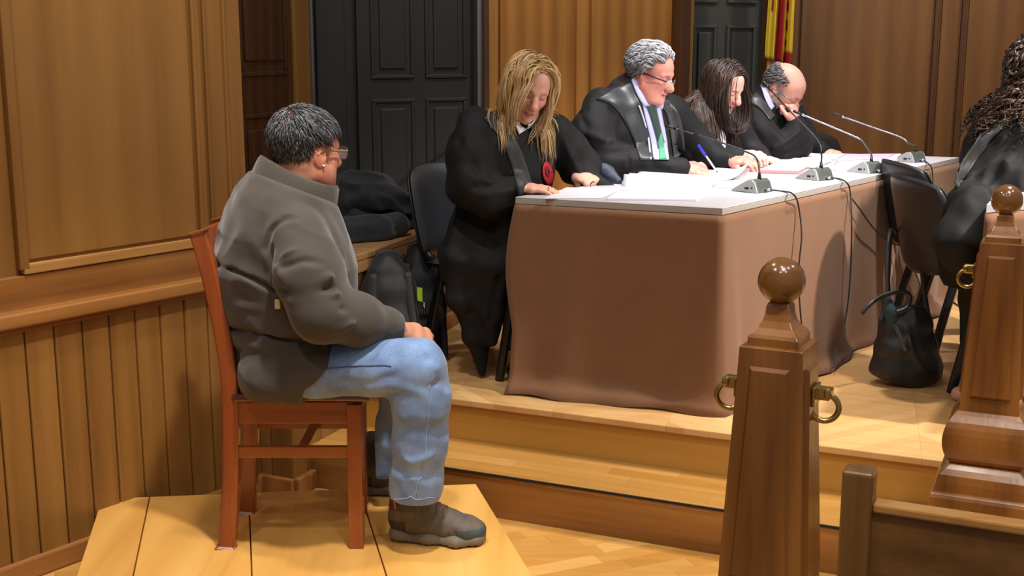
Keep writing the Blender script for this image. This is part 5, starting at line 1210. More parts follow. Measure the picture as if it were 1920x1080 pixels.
cloth_obj('navy_shape', rough(uni([tubef([(A(1104, 322, 5.10), 0.042), (A(1132, 322, 5.06), 0.040), (A(1158, 340, 5.00), 0.018)], k=0.02)], 0.02), 0.003, 20), A(1130, 325, 5.05) - 0.2, A(1130, 325, 5.05) + 0.2, 0.006, plain('navy_cloth', srgb(38, 46, 66), 0.6, sheen=0.15), bo_)  # stand-in for an unidentified navy shape beside her fist
# collar, emblem, bracelet, rings, legs
cw = A(966, 240, 4.86)
def pts_collar(f, L): return patch(f, L, 0.006, 8, 5)
nf = lambda p: smin(bf(p), blonde_hd.fw(p), 0.01)
obj('collar_point', pts_collar(nf, [[(962, 226), (968, 240), (973, 252)], [(972, 228), (980, 238), (988, 242)], ]), SHIRTW, blonde, smooth=True, solid=0.003)
obj('collar_point', pts_collar(nf, [[(988, 242), (996, 238), (1002, 228)], [(990, 234), (998, 231), (1003, 222)], ]), SHIRTW, blonde, smooth=True, solid=0.003)
RED = plain('red_embroidery', srgb(176, 24, 36), 0.5, bumps=(300, 0.4, 0.003))
def oval_patch(f, c, rx, ry, tilt=0.0, off=0.006, r0=0.0):
    R = []
    for rr in np.linspace(max(r0, 0.04), 1, 5): R.append([(c[0] + rr * (rx * math.cos(a) * math.cos(tilt) - ry * math.sin(a) * math.sin(tilt)), c[1] + rr * (rx * math.cos(a) * math.sin(tilt) + ry * math.sin(a) * math.cos(tilt))) for a in np.linspace(0, 2 * math.pi, 25)])
    P, ok = cast(f, np.array(R).reshape(-1, 2), off=off); P = P.reshape(5, 25, 3); return MB().grid([list(r) for r in P])
em = obj('emblem', oval_patch(bf, (1027, 325), 9.5, 22, -0.12, 0.006), RED, blonde, smooth=True, solid=0.003)
obj('emblem_crest', oval_patch(bf, (1027, 322), 4.0, 10, -0.12, 0.010, 0.45), plain('dark_red_thread', srgb(96, 14, 22), 0.5), em, smooth=True, solid=0.002)
GOLD = plain('gold', srgb(214, 178, 110), 0.25, 1.0)
def ring_at(g, a, b, r, rr, mat, name, parent, y=0.0, fl=0.75):
    o_, xx, yy, zz = g.T(a, y, b), g.T(1, 0, 0) - g.T(0, 0, 0), g.T(0, 1, 0) - g.T(0, 0, 0), g.T(0, 0, 1) - g.T(0, 0, 0)
    m = MB(); P = [o_ + yy * r * math.cos(t) + zz * r * fl * math.sin(t) for t in np.linspace(0, 2 * math.pi, 25)]; m.tube(P, rr, 8, caps=False); return obj(name, m, mat, parent, smooth=True)
ring_at(bh1, -0.012, 0, 0.033, 0.0035, GOLD, 'bracelet', blonde, 0, 0.8); ring_at(bh1, -0.020, 0, 0.034, 0.003, plain('dark_beads', srgb(50, 40, 36), 0.3), 'bracelet', blonde, 0, 0.8)
ring_at(bh1, 0.112, 0.001, 0.0115, 0.0024, CHROME, 'ring', blonde, 0.0095, 0.9); ring_at(bh1, 0.108, 0.001, 0.0108, 0.0018, GOLD, 'ring', blonde, -0.0115, 0.9); ring_at(bh2, 0.092, 0.002, 0.011, 0.0022, plain('dark_stone_ring', srgb(60, 56, 60), 0.2, 0.8), 'ring', blonde, 0.0095, 0.9)
lf = uni([tubef([(A(925, 478, 4.95), 0.085), (A(985, 490, 4.78), 0.075), (A(972, 560, 4.76), 0.055), (A(960, 640, 4.76), 0.042)], k=0.03), tubef([(A(960, 470, 5.05), 0.085), (A(1020, 485, 4.90), 0.075), (A(1010, 560, 4.90), 0.055), (A(1000, 625, 4.92), 0.042)], k=0.03)], 0.02)
cloth_obj('trousers', lf, V(-0.4, 4.5, 0.36), V(0.5, 5.3, 1.0), 0.012, plain('navy_trousers', srgb(44, 52, 66), 0.7), blonde)
for (x, y, Y) in ((960, 650, 4.74), (1000, 634, 4.90)):
    p = A(x, y, Y); p[2] = DAIS; obj('shoe', build(inter(uni([ellf(p + V(0.03, -0.03, 0.03), (0.05, 0.05, 0.045)), tubef([(p + V(0.02, -0.02, 0.025), 0.035), (p + V(0.13, -0.11, 0.02), 0.026)])], 0.02), planef((0, 0, DAIS + 0.001), (0, 0, -1)), 0.003), p - 0.16, p + 0.22, 0.006), BLACK_SHELL, blonde, smooth=True)
sk = obj('skirt_hem', patch(uni([lf], 0.02), [[(962, 418), (966, 440), (968, 468)], [(972, 418), (976, 440), (978, 468)]], 0.012, 6, 4), plain('maroon_cloth', srgb(92, 22, 34), 0.7), blonde, smooth=True, solid=0.003)
# hair: long, parted, falling in front of both shoulders
def push_of(*fs): return lambda p: uni(list(fs), 0.01)(p)
def long_hair(H, parent, push, n, colf, nstep, ds, part=0.012, hair_region=None, rad=0.0042, grav=0.35, off=(0.006, 0.022), seed=11, curl=None, wob=0.06, out=0.55, back=0.25, flat=1.0, face=0.062, fringe=0.0, sides=4, inertia=0.8):
    reg = hair_region or (lambda p: p[2] > -0.03 and p[0] < face - 0.35 * abs(p[1]) and not (p[0] > 0.01 and p[2] < 0.045))
    P = scalp(H, n, reg, seed); s = np.sign(P[:, 1] - part + 1e-6); D = np.stack([-back - 0.5 * np.clip(-P[:, 0] / 0.08, 0, 1) + fringe * (P[:, 0] > 0.02), s * out * np.clip((P[:, 2] + 0.02) / 0.08, 0.2, 1), -0.35 + 0 * s], 1)
    D += np.random.default_rng(seed).normal(size=D.shape) * 0.08; D /= np.linalg.norm(D, axis=1, keepdims=True)
    rng = np.random.default_rng(seed + 1); o_ = rng.uniform(off[0], off[1], n)
    ns = np.clip((nstep * rng.uniform(0.72, 1.0, n)).astype(int), 4, None)
    def facepush(p):                                   # hair stays off the face
        return push(p)
    v, f, c = strands(H.toW(P), D @ H.R.T, ns, ds, facepush, o_, lambda t: grav * min(1, 0.3 + 2.2 * t), inertia, None, rad, colf, curl, wob, sides, 0.2, flat, seed, 0.9)
    return obj('hair', (v, f), HAIRM, parent, smooth=True, cols=c)
def blcol(p, rng):
    t = rng.random(); root = np.clip((0.0) , 0, 1); c = np.array(srgb(150, 112, 66)[:3]) * (1 - t) + np.array(srgb(222, 186, 130)[:3]) * t
    return c
def face_guard(H, x0=0.02, w=0.068): g_ = tubef([((x0 + 0.02, 0, -0.040), w, 0.098), ((x0 + 0.13, 0, -0.055), w, 0.098)], (0, 1, 0)); return lambda p: g_(H.toL(p)) * H.s
fg = face_guard(blonde_hd)
long_hair(blonde_hd, blonde, push_of(blonde_hd.fw, fg, bf), 1700, blcol, 25, 0.0125, part=0.012, rad=0.0036, seed=21, off=(0.004, 0.022), back=0.05, out=1.0, wob=0.03, flat=0.6)
cap = uni([ellf((-0.014, 0, 0.034), (0.104, 0.084, 0.094)), ellf((-0.045, 0, -0.05), (0.066, 0.084, 0.10))], 0.03)
def hair_cap(H, parent, col, face=(0.085, 0, -0.03), fr=(0.075, 0.066, 0.108), grow=1.0, low=-0.14):
    g = sub(sub(uni([ellf((-0.014, 0, 0.034), V(0.102, 0.082, 0.092) * grow), ellf((-0.050, 0, -0.04), (0.062 * grow, 0.080 * grow, 0.10))], 0.03), ellf(face, fr), 0.012), lambda p: p[:, 2] - low, 0.01)
    v, f = build(g, V(-0.17, -0.14, -0.2), V(0.17, 0.14, 0.18), 0.006); return obj('hair_cap', (H.toW(v), f), HAIRM, parent, smooth=True, cols=np.tile(np.array(col), (len(v), 1)))
hair_cap(blonde_hd, blonde, srgb(150, 112, 68)[:3])
# ------------------------------------------------------------------ grey haired man with green tie
gt, gp = torso_f([(1200, 160, 5.33, 0.075, 0.07), (1192, 176, 5.35, 0.13, 0.09), (1184, 196, 5.37, 0.20, 0.115), (1182, 230, 5.38, 0.225, 0.135), (1184, 275, 5.40, 0.225, 0.145), (1184, 320, 5.43, 0.22, 0.15), (1180, 390, 5.48, 0.21, 0.18)], unit(V(0.82, -0.57, 0)))
gr_P = [(A(1128, 205, 5.22), 0.088), (A(1108, 255, 5.15), 0.090), (A(1135, 302, 5.12), 0.078), (A(1200, 312, 5.16), 0.062), (A(1274, 316, 5.20), 0.043)]; gr = tubef(gr_P, k=0.03)
gl_P = [(A(1262, 208, 5.62), 0.078), (A(1300, 262, 5.68), 0.072), (A(1330, 290, 5.64), 0.062), (A(1366, 302, 5.58), 0.046)]; gl = tubef(gl_P, k=0.03)
glow = tubef([(A(1180, 390, 5.46), 0.20, 0.18), (A(1230, 425, 5.30), 0.2, 0.09)], unit(V(0.57, 0.82, 0)), 0.03)
gfold = [(lin((1110, 190, 5.2), (1140, 205, 5.15), (1165, 240, 5.12), (1180, 300, 5.12)), 0.014, -0.012), (lin((1100, 250, 5.06), (1140, 265, 5.04), (1180, 250, 5.12)), 0.016, 0.012), (lin((1095, 275, 5.06), (1135, 288, 5.03), (1185, 285, 5.1)), 0.014, -0.012), (lin((1130, 310, 5.05), (1180, 298, 5.08), (1230, 300, 5.12)), 0.013, 0.010),
         (lin((1150, 325, 5.08), (1200, 316, 5.09), (1250, 318, 5.14)), 0.012, -0.008), (lin((1090, 215, 5.14), (1100, 240, 5.06), (1095, 270, 5.06)), 0.014, -0.010), (lin((1195, 170, 5.25), (1206, 220, 5.23), (1222, 300, 5.25)), 0.010, 0.008), (lin((1242, 196, 5.28), (1262, 240, 5.32), (1275, 290, 5.36)), 0.012, 0.008), (lin((1215, 285, 5.1), (1240, 308, 5.13)), 0.010, 0.008)]
grey_hd = make_head(A(1221, 139, 5.28), V(0.86, -0.44, -0.32), 0.95, neck=A(1198, 176, 5.34), skin=srgb(212, 142, 126)[:3], brow=srgb(150, 146, 142)[:3], lips=srgb(176, 104, 98)[:3], jowl=0.9, neck_r=0.062, nose=0.95)
gh1 = hand_f(A(1284, 317, 5.20), V(0.93, 0.28, -0.08), V(-0.12, -0.62, 0.78), True, (48, 62, 35), (-0.1, 0.9), 1.12, 2, each=[(42, 52, 25), (50, 62, 35), (56, 70, 40), (60, 75, 40)])
gh2 = hand_f(A(1370, 300, 5.56), V(0.85, -0.52, -0.05), V(0.05, -0.25, 0.96), False, (25, 35, 25), (0.6, 0.4), 1.08, 6)
inner = uni([torso_f([(1192, 176, 5.35, 0.09, 0.06), (1182, 230, 5.38, 0.16, 0.10), (1184, 320, 5.43, 0.16, 0.11)], unit(V(0.82, -0.57, 0)))[0], SLV(gr_P, A(1284, 317, 5.20)), SLV(gl_P, A(1370, 300, 5.56))], 0.02)
greyman = body('person', 'grey haired man with glasses, lavender shirt and green tie, writing with a blue pen', grey_hd, [gh1, gh2], (inner, V(0.2, 4.9, 0.7), V(1.2, 6.0, 1.5)), skin=srgb(212, 142, 126)[:3])
gf, go_ = robe('robe', greyman, [gt, gr, gl, glow], gfold, V(0.05, 4.85, 0.7), V(1.25, 6.0, 1.55), 0.0075, off=5.0)
obj('yoke', patch(gf, [[(1118, 186), (1146, 196), (1168, 222), (1188, 262), (1200, 300)], [(1150, 168), (1178, 186), (1198, 220), (1208, 262), (1216, 300)], [(1188, 152), (1198, 180), (1210, 215), (1218, 260), (1226, 298)]], 0.003, 22, 10), SATIN, go_, smooth=True, solid=0.004)
obj('lapel', patch(gf, [[(1234, 190), (1250, 215), (1258, 255), (1264, 296)], [(1252, 186), (1272, 212), (1282, 252), (1284, 285)]], 0.004, 16, 6), SATIN, go_, smooth=True, solid=0.004)
neckg = tubef([(A(1216, 150, 5.30), 0.052), (A(1204, 178, 5.33), 0.062), (A(1200, 200, 5.34), 0.07)], k=0.02); gn = lambda p: smin(gf(p), neckg(p), 0.015)
sh = obj('shirt', patch(gf, [[(1202, 182), (1210, 220), (1220, 262), (1226, 299)], [(1236, 182), (1242, 220), (1250, 262), (1254, 299)]], 0.008, 16, 8), SHIRTB, greyman, smooth=True, solid=0.003)
obj('collar', patch(gn, [[(1184, 150), (1192, 172), (1204, 194), (1216, 208)], [(1188, 146), (1200, 164), (1216, 184), (1228, 194)], [(1194, 150), (1206, 164), (1220, 180), (1230, 188)]], 0.009, 14, 7), SHIRTB, greyman, smooth=True, solid=0.004)
obj('collar', patch(gn, [[(1228, 194), (1236, 200), (1242, 205)], [(1230, 188), (1240, 188), (1246, 186)]], 0.009, 8, 4), SHIRTB, greyman, smooth=True, solid=0.004)
TIE = plain('dark_green_tie', srgb(28, 58, 50), 0.5, sheen=0.2); TIEG = plain('bright_green_tie_end', srgb(72, 150, 118), 0.5, sheen=0.2)
ti = obj('tie', patch(gf, [[(1212, 199), (1218, 212), (1228, 245), (1234, 268)], [(1228, 196), (1232, 210), (1240, 245), (1246, 268)]], 0.014, 14, 6), TIE, greyman, smooth=True, solid=0.004)
obj('tie_end', patch(gf, [[(1234, 266), (1236, 282), (1238, 299)], [(1240, 248), (1244, 270), (1250, 297)]], 0.016, 8, 5), TIEG, ti, smooth=True, solid=0.004)
LAN = plain('lanyard', srgb(196, 198, 210), 0.5)
q, _ = cast(gf, [(1198, 198), (1208, 228), (1216, 262), (1220, 298)], off=0.008); obj('lanyard', MB().tube(spline(list(q), 6), 0.004, 6), LAN, greyman, smooth=True)
for (w_, d_, r_) in ((A(1275, 317, 5.20), V(0.95, 0.24, -0.06), 0.040), (A(1366, 301, 5.57), V(0.86, -0.5, -0.04), 0.037)):
    x_ = unit(d_); y_ = unit(np.cross(V(0, 0, 1), x_)); z_ = np.cross(x_, y_)
    obj('cuff', MB().grid([[w_ + x_ * t + y_ * r_ * 1.0 * math.cos(a) + z_ * r_ * 0.86 * math.sin(a) for a in np.linspace(0, 2 * math.pi, 25)] for t in (-0.02, 0.0, 0.018)]), SHIRTB, greyman, smooth=True, solid=0.004)
def reg_grey(p):
    x, y, z = p; front = 0.060; low = -0.060 if x < -0.04 else (-0.02 if x < -0.02 else (0.030 if x < 0.03 else 0.066))
    return z > low and x < front and not (abs(y) > 0.06 and -0.03 < x < 0.02 and z < 0.030)
P = scalp(grey_hd, 1700, reg_grey, 31); D = np.stack([-0.75 + 0 * P[:, 0], 0.35 * np.sign(P[:, 1]) * np.abs(P[:, 1]) / 0.07, -0.25 * np.clip((0.09 - P[:, 2]) / 0.1, 0, 1) + 0.35 * (P[:, 0] > 0.02)], 1)
D += RNG.normal(size=D.shape) * 0.10
def grcol(p, rng):
    z = grey_hd.toL(p)[2]; t = np.clip(0.25 + (z + 0.02) / 0.12 * 0.6 + rng.normal() * 0.18, 0, 1); return np.array(srgb(92, 90, 90)[:3]) * (1 - t) + np.array(srgb(196, 196, 202)[:3]) * t
v, f, c = strands(grey_hd.toW(P), D @ grey_hd.R.T, 8, 0.0085, grey_hd.fw, RNG.uniform(0.003, 0.020, len(P)) * np.clip((P[:, 2] + 0.06) / 0.10, 0.3, 1.1), 0.05, 0.9, rad=0.0034, colf=grcol, seed=9, curl=(0.002, 0.05), stick=0.6, tip=0.3)
obj('hair', (v, f), HAIRM, greyman, smooth=True, cols=c)
glasses(grey_hd, greyman, plain('black_spectacle_frame', srgb(30, 28, 34), 0.3), full=False, w=0.050, h=0.034, rx=0.108, zc=-0.006)
pen = thing('pen', 'blue pen held in the writing hand of the grey haired man', 'pen', A(1330, 300, 5.22))
pa, pb = A(1346, 324, 5.22), A(1309, 272, 5.17); pm_ = pa + (pb - pa) * 0.62
obj('barrel', MB().tube([pa + (pb - pa) * 0.08, pm_], 0.0042, 10), plain('clear_pen_barrel', srgb(208, 212, 232), 0.3), pen, smooth=True)
obj('cap', MB().tube([pm_, pb - (pb - pa) * 0.02, pb], [0.0062, 0.0062, 0.004], 10), plain('blue_pen_cap', srgb(36, 44, 190), 0.35), pen, smooth=True); obj('tip', MB().tube([pa, pa + (pb - pa) * 0.08], [0.0008, 0.004], 10), BLACK_METAL, pen, smooth=True)
# ------------------------------------------------------------------ dark haired young woman
FB = unit(V(0.85, -0.53, 0))
nt2, np2 = torso_f([(1322, 196, 5.86, 0.055, 0.05), (1318, 210, 5.87, 0.12, 0.08), (1314, 230, 5.88, 0.175, 0.10), (1318, 265, 5.88, 0.185, 0.12), (1324, 300, 5.9, 0.185, 0.13), (1324, 350, 5.94, 0.19, 0.15)], FB)
nr__P = [(A(1284, 232, 5.76), 0.068), (A(1290, 275, 5.70), 0.070), (A(1330, 298, 5.68), 0.058), (A(1386, 292, 5.70), 0.040)]; nr_ = tubef(nr__P, k=0.03); nl__P = [(A(1372, 230, 6.02), 0.068), (A(1400, 275, 6.04), 0.062), (A(1420, 294, 5.98), 0.05), (A(1430, 298, 5.90), 0.038)]; nl_ = tubef(nl__P, k=0.03)
nfold = [(lin((1285, 222, 5.72), (1300, 250, 5.66), (1310, 280, 5.66)), 0.013, 0.010), (lin((1300, 218, 5.74), (1320, 250, 5.70), (1330, 280, 5.70)), 0.012, -0.010), (lin((1275, 255, 5.66), (1300, 275, 5.62), (1330, 285, 5.62)), 0.013, -0.010)]
brun_hd = make_head(A(1357, 162, 5.80), V(0.70, -0.62, -0.46), 0.94, roll=0.05, neck=A(1326, 204, 5.87), skin=srgb(226, 172, 152)[:3], lips=srgb(190, 96, 98)[:3], brow=srgb(52, 36, 30)[:3], female=True, neck_r=0.047)
nh1 = hand_f(A(1392, 290, 5.70), V(0.88, -0.40, -0.02), V(-0.1, -0.3, 0.95), True, (30, 45, 25), (0.2, 0.6), 0.95, 3); nh2 = hand_f(A(1428, 298, 5.87), V(0.62, -0.78, -0.06), V(0.05, -0.1, 1), False, (14, 22, 14), (0.5, 0.3), 0.95, 4)
inner = uni([torso_f([(1318, 210, 5.87, 0.08, 0.055), (1316, 265, 5.88, 0.13, 0.085), (1322, 340, 5.9, 0.13, 0.10)], FB)[0], SLV(nr__P, A(1392, 290, 5.70), 0.024), SLV(nl__P, A(1428, 298, 5.87), 0.024)], 0.02)
brun = body('person', 'young woman with long dark straight hair in black robe, looking down at papers', brun_hd, [nh1, nh2], (inner, V(0.6, 5.4, 0.75), V(1.4, 6.3, 1.45)), skin=srgb(226, 172, 152)[:3])
nf_, no_ = robe('robe', brun, [nt2, nr_, nl_], nfold, V(0.55, 5.4, 0.75), V(1.5, 6.35, 1.5), 0.008, off=11.0)
obj('yoke', patch(nf_, [[(1272, 216), (1296, 222), (1324, 236), (1344, 256)], [(1290, 200), (1312, 208), (1334, 222), (1350, 240)]], 0.004, 16, 6), SATIN, no_, smooth=True, solid=0.004)
obj('badge', oval_patch(nf_, (1353, 262), 8, 20, -0.12, 0.010), plain('white_badge', srgb(222, 222, 226), 0.4), brun, smooth=True, solid=0.004)
def brcol(p, rng):
    t = rng.random() ** 1.6; return np.array(srgb(40, 28, 24)[:3]) * (1 - t) + np.array(srgb(86, 64, 54)[:3]) * t
fg2 = face_guard(brun_hd, 0.022, 0.067)
long_hair(brun_hd, brun, push_of(brun_hd.fw, fg2, nf_), 1600, brcol, 32, 0.0125, part=-0.005, rad=0.0034, seed=41, off=(0.003, 0.018), back=0.15, out=1.0, grav=0.4, wob=0.03, flat=0.6)
hair_cap(brun_hd, brun, srgb(44, 32, 28)[:3], face=(0.088, 0, -0.03), fr=(0.072, 0.066, 0.105))
# ------------------------------------------------------------------ bald bearded man
ct_, cp_ = torso_f([(1446, 176, 6.40, 0.07, 0.06), (1442, 190, 6.42, 0.14, 0.09), (1440, 208, 6.43, 0.20, 0.115), (1444, 245, 6.44, 0.22, 0.14), (1450, 285, 6.46, 0.22, 0.15), (1450, 330, 6.5, 0.21, 0.16)], FB)
cr__P = [(A(1412, 206, 6.28), 0.078), (A(1424, 252, 6.20), 0.082), (A(1462, 282, 6.18), 0.070), (A(1486, 262, 6.20), 0.058), (A(1492, 236, 6.22), 0.046)]; cr_ = tubef(cr__P, k=0.03)
crd = tubef([(A(1464, 280, 6.19), 0.06, 0.07), (A(1500, 272, 6.22), 0.05, 0.075), (A(1500, 245, 6.22), 0.03, 0.04)], k=0.03)
cl__P = [(A(1478, 206, 6.60), 0.075), (A(1502, 255, 6.58), 0.075), (A(1522, 280, 6.50), 0.058), (A(1540, 284, 6.44), 0.044)]; cl_ = tubef(cl__P, k=0.03)
cfold = [(lin((1398, 205, 6.22), (1412, 245, 6.12), (1440, 280, 6.10)), 0.015, -0.011), (lin((1420, 210, 6.24), (1440, 245, 6.14), (1465, 262, 6.12)), 0.014, 0.012), (lin((1440, 285, 6.10), (1470, 268, 6.10), (1500, 245, 6.14)), 0.014, 0.012), (lin((1460, 292, 6.10), (1490, 282, 6.12), (1515, 270, 6.16)), 0.013, -0.010)]
bald_hd = make_head(A(1467, 168, 6.34), V(0.80, -0.42, -0.74), 1.08, neck=A(1446, 190, 6.41), skin=srgb(222, 164, 142)[:3], beard=(srgb(150, 138, 132)[:3], 0.9), brow=srgb(96, 84, 78)[:3], neck_r=0.060, nose=0.95)
ch1 = hand_f(A(1492, 232, 6.22), V(-0.15, 0.28, 0.95), V(0.80, -0.55, 0.15), True, (62, 62, 40), (0.1, 0.8), 1.06, 2); ch2 = hand_f(A(1541, 285, 6.44), V(0.86, -0.50, -0.08), V(0, -0.1, 1), False, (22, 32, 22), (0.4, 0.4), 1.04, 4)
inner = uni([torso_f([(1442, 190, 6.42, 0.10, 0.06), (1444, 245, 6.44, 0.16, 0.10), (1450, 320, 6.5, 0.16, 0.12)], FB)[0], SLV(cr__P, A(1492, 232, 6.22)), SLV(cl__P, A(1541, 285, 6.44))], 0.02)
bald = body('person', 'bald bearded man in black robe resting his chin on his hand', bald_hd, [ch1, ch2], (inner, V(0.9, 5.9, 0.75), V(2.0, 6.9, 1.45)), skin=srgb(222, 164, 142)[:3])
cf, co_ = robe('robe', bald, [ct_, cr_, crd, cl_], cfold, V(0.9, 5.9, 0.75), V(2.0, 6.95, 1.5), 0.008, off=17.0)
obj('yoke', patch(cf, [[(1396, 194), (1412, 196), (1428, 206), (1444, 226)], [(1418, 174), (1428, 184), (1440, 198), (1452, 216)]], 0.004, 14, 6), SATIN, co_, smooth=True, solid=0.004)
neckc = tubef([(A(1456, 165, 6.38), 0.058), (A(1446, 190, 6.41), 0.066)], k=0.02); cn = lambda p: smin(cf(p), neckc(p), 0.015)
obj('collar', patch(cn, [[(1426, 160), (1432, 178), (1440, 196), (1446, 206)], [(1434, 156), (1441, 174), (1448, 192), (1452, 200)]], 0.010, 12, 5), SHIRTB, bald, smooth=True, solid=0.005)
def reg_bald(p):
    x, y, z = p; return (-0.055 if x < -0.05 else (-0.015 if x < -0.02 else 0.028)) < z < 0.088 - 0.35 * max(0, x + 0.05) and x < 0.022 and not (abs(y) > 0.06 and -0.03 < x < 0.02 and z < 0.030)
P = scalp(bald_hd, 900, reg_bald, 51); D = np.stack([-0.7 + 0 * P[:, 0], 0.1 * np.sign(P[:, 1]), -0.35 + 0 * P[:, 0]], 1) + RNG.normal(size=P.shape) * 0.12
v, f, c = strands(bald_hd.toW(P), D @ bald_hd.R.T, 5, 0.007, bald_hd.fw, RNG.uniform(0.002, 0.009, len(P)), 0.05, 0.9, rad=0.0026, colf=lambda p, rng: np.array(srgb(122, 120, 120)[:3]) * (0.6 + 0.9 * rng.random()), seed=9, sides=3, stick=0.7, tip=0.3)
obj('hair', (v, f), HAIRM, bald, smooth=True, cols=c)
def reg_beard(p):
    x, y, z = p; return (x > 0.0) and z < -0.045 + 0.4 * max(0, 0.02 - x) and z > -0.125
rngb = np.random.default_rng(61); Q = []
while len(Q) < 900:
    d = unit(rngb.normal(size=3)); p = V(0.03, 0, -0.06) + d * V(0.07, 0.07, 0.06)
    if p[0] > 0.0 and -0.13 < p[2] < -0.050 and not (abs(p[1]) < 0.02 and p[2] > -0.076): Q.append(p)
    if len(Q) % 5 == 0 and rngb.random() < 0.3: Q.append(V(0.1, rngb.uniform(-0.028, 0.028), -0.055 + rngb.uniform(-0.003, 0.003)))
P = snap(Q, bald_hd.f, 0.0, 4); D = np.stack([0.35 + 0 * P[:, 0], 0.3 * np.sign(P[:, 1]), -0.8 + 0 * P[:, 0]], 1) + RNG.normal(size=P.shape) * 0.15
v, f, c = strands(bald_hd.toW(P), D @ bald_hd.R.T, 3, 0.006, bald_hd.fw, RNG.uniform(0.001, 0.007, len(P)), 0.15, 0.9, rad=0.0019, colf=lambda p, rng: np.array(srgb(120, 112, 108)[:3]) * (0.6 + 0.9 * rng.random()), seed=9, sides=3, tip=0.4)
obj('beard', (v, f), HAIRM, bald, smooth=True, cols=c)
glasses(bald_hd, bald, plain('thin_silver_frame', srgb(150, 150, 160), 0.25, 0.9), w=0.046, h=0.030, rx=0.110, zc=-0.008, rimr=0.0010)
# ------------------------------------------------------------------ curly haired woman at the right edge
FC = unit(V(0.93, 0.36, 0))
kt, kp = torso_f([(1938, 196, 4.68, 0.08, 0.07), (1936, 212, 4.67, 0.15, 0.09), (1932, 240, 4.65, 0.195, 0.11), (1918, 290, 4.60, 0.20, 0.13), (1896, 350, 4.56, 0.20, 0.15), (1872, 420, 4.53, 0.20, 0.17), (1858, 480, 4.54, 0.205, 0.19)], FC)
kl_P = [(A(1862, 236, 4.76), 0.072), (A(1838, 300, 4.86), 0.074), (A(1842, 360, 4.95), 0.070), (A(1900, 370, 5.10), 0.055)]; kl = tubef(kl_P, k=0.03)
kr_P = [(A(2010, 250, 4.50), 0.072), (A(2030, 320, 4.50), 0.074), (A(2040, 370, 4.62), 0.06)]; kr = tubef(kr_P, k=0.03)
kd = tubef([(A(1822, 390, 4.46), 0.10, 0.09), (A(1795, 450, 4.40), 0.085, 0.075), (A(1800, 488, 4.40), 0.06, 0.05)], k=0.03)
kd2 = tubef([(A(1850, 490, 4.55), 0.13, 0.13), (A(1830, 560, 4.62), 0.06, 0.06), (A(1822, 640, 4.68), 0.045, 0.045)], k=0.03)
kfold = [(lin((1875, 215, 4.58), (1850, 270, 4.55), (1815, 330, 4.52), (1790, 390, 4.46)), 0.016, 0.012), (lin((1905, 230, 4.52), (1880, 290, 4.48), (1850, 350, 4.44), (1820, 420, 4.42)), 0.016, -0.014), (lin((1915, 300, 4.46), (1885, 360, 4.42), (1850, 430, 4.38)), 0.016, 0.014), (lin((1780, 400, 4.44), (1760, 440, 4.42), (1765, 480, 4.42)), 0.014, 0.012), (lin((1800, 420, 4.42), (1785, 450, 4.39), (1800, 485, 4.40)), 0.013, -0.012), (lin((1840, 440, 4.38), (1800, 470, 4.38), (1790, 495, 4.4)), 0.013, 0.010), (lin((1860, 260, 4.6), (1838, 320, 4.7), (1836, 360, 4.76)), 0.014, -0.010)]
kh = make_head(A(1950, 140, 4.72), V(0.86, 0.45, -0.22), 0.98, neck=A(1938, 200, 4.68), skin=srgb(206, 150, 128)[:3], female=True, neck_r=0.048, step=0.005)
kh1 = hand_f(A(1912, 372, 5.12), V(0.8, 0.5, -0.2), V(0, 0, 1), False, (20, 30, 20), scale=0.95); kh2 = hand_f(A(2045, 380, 4.66), V(0.7, 0.6, -0.2), V(0, 0, 1), True, (20, 30, 20), scale=0.95)
inner = uni([torso_f([(1936, 212, 4.67, 0.09, 0.06), (1918, 290, 4.60, 0.14, 0.09), (1858, 480, 4.54, 0.15, 0.13)], FC)[0], SLV(kl_P, A(1912, 372, 5.12), 0.024), SLV(kr_P, A(2045, 380, 4.66), 0.024)], 0.02)
curly = body('person', 'woman with long brown curls in black robe, seen from behind at the right edge', kh, [kh1, kh2], (inner, V(1.4, 4.1, 0.6), V(2.6, 5.4, 1.6)), skin=srgb(206, 150, 128)[:3])
kf, ko = robe('robe', curly, [kt, kl, kr, kd], kfold, V(1.4, 4.1, 0.72), V(2.65, 5.45, 1.55), 0.009, off=23.0, amp=0.014)
cloth_obj('trousers', uni([kd2, tubef([(A(1880, 480, 4.62), 0.10), (A(1905, 500, 4.95), 0.075), (A(1898, 600, 5.0), 0.05)], k=0.03)], 0.02), V(1.4, 4.2, 0.4), V(2.4, 5.3, 0.95), 0.012, plain('black_trousers', srgb(24, 24, 26), 0.8), curly)
obj('yoke', patch(kf, [[(1795, 352), (1830, 300), (1862, 258), (1900, 226), (1935, 214)], [(1782, 336), (1820, 280), (1850, 235), (1880, 205), (1930, 190)]], 0.004, 24, 6), plain('grey_black_satin', srgb(44, 46, 50), 0.5, sheen=0.2), ko, smooth=True, solid=0.004)
sp_ = V(az(1806, 758, DAIS)[0], az(1806, 758, DAIS)[1] + 0.05, DAIS)
sf = inter(uni([tubef([(sp_ + V(0.0, 0.0, 0.025), 0.028), (sp_ + V(0.10, 0.06, 0.028), 0.03), (sp_ + V(0.2, 0.12, 0.05), 0.028)])], 0.02), planef((0, 0, DAIS + 0.001), (0, 0, -1)), 0.003)
obj('shoe', build(sf, sp_ - 0.08, sp_ + 0.3, 0.006), plain('dusty_pink_shoe', srgb(198, 146, 122), 0.5), curly, smooth=True)
def cucol(p, rng):
    t = rng.random(); t = t ** 1.5; return np.array(srgb(34, 23, 18)[:3]) * (1 - t) + np.array(srgb(88, 61, 46)[:3]) * t
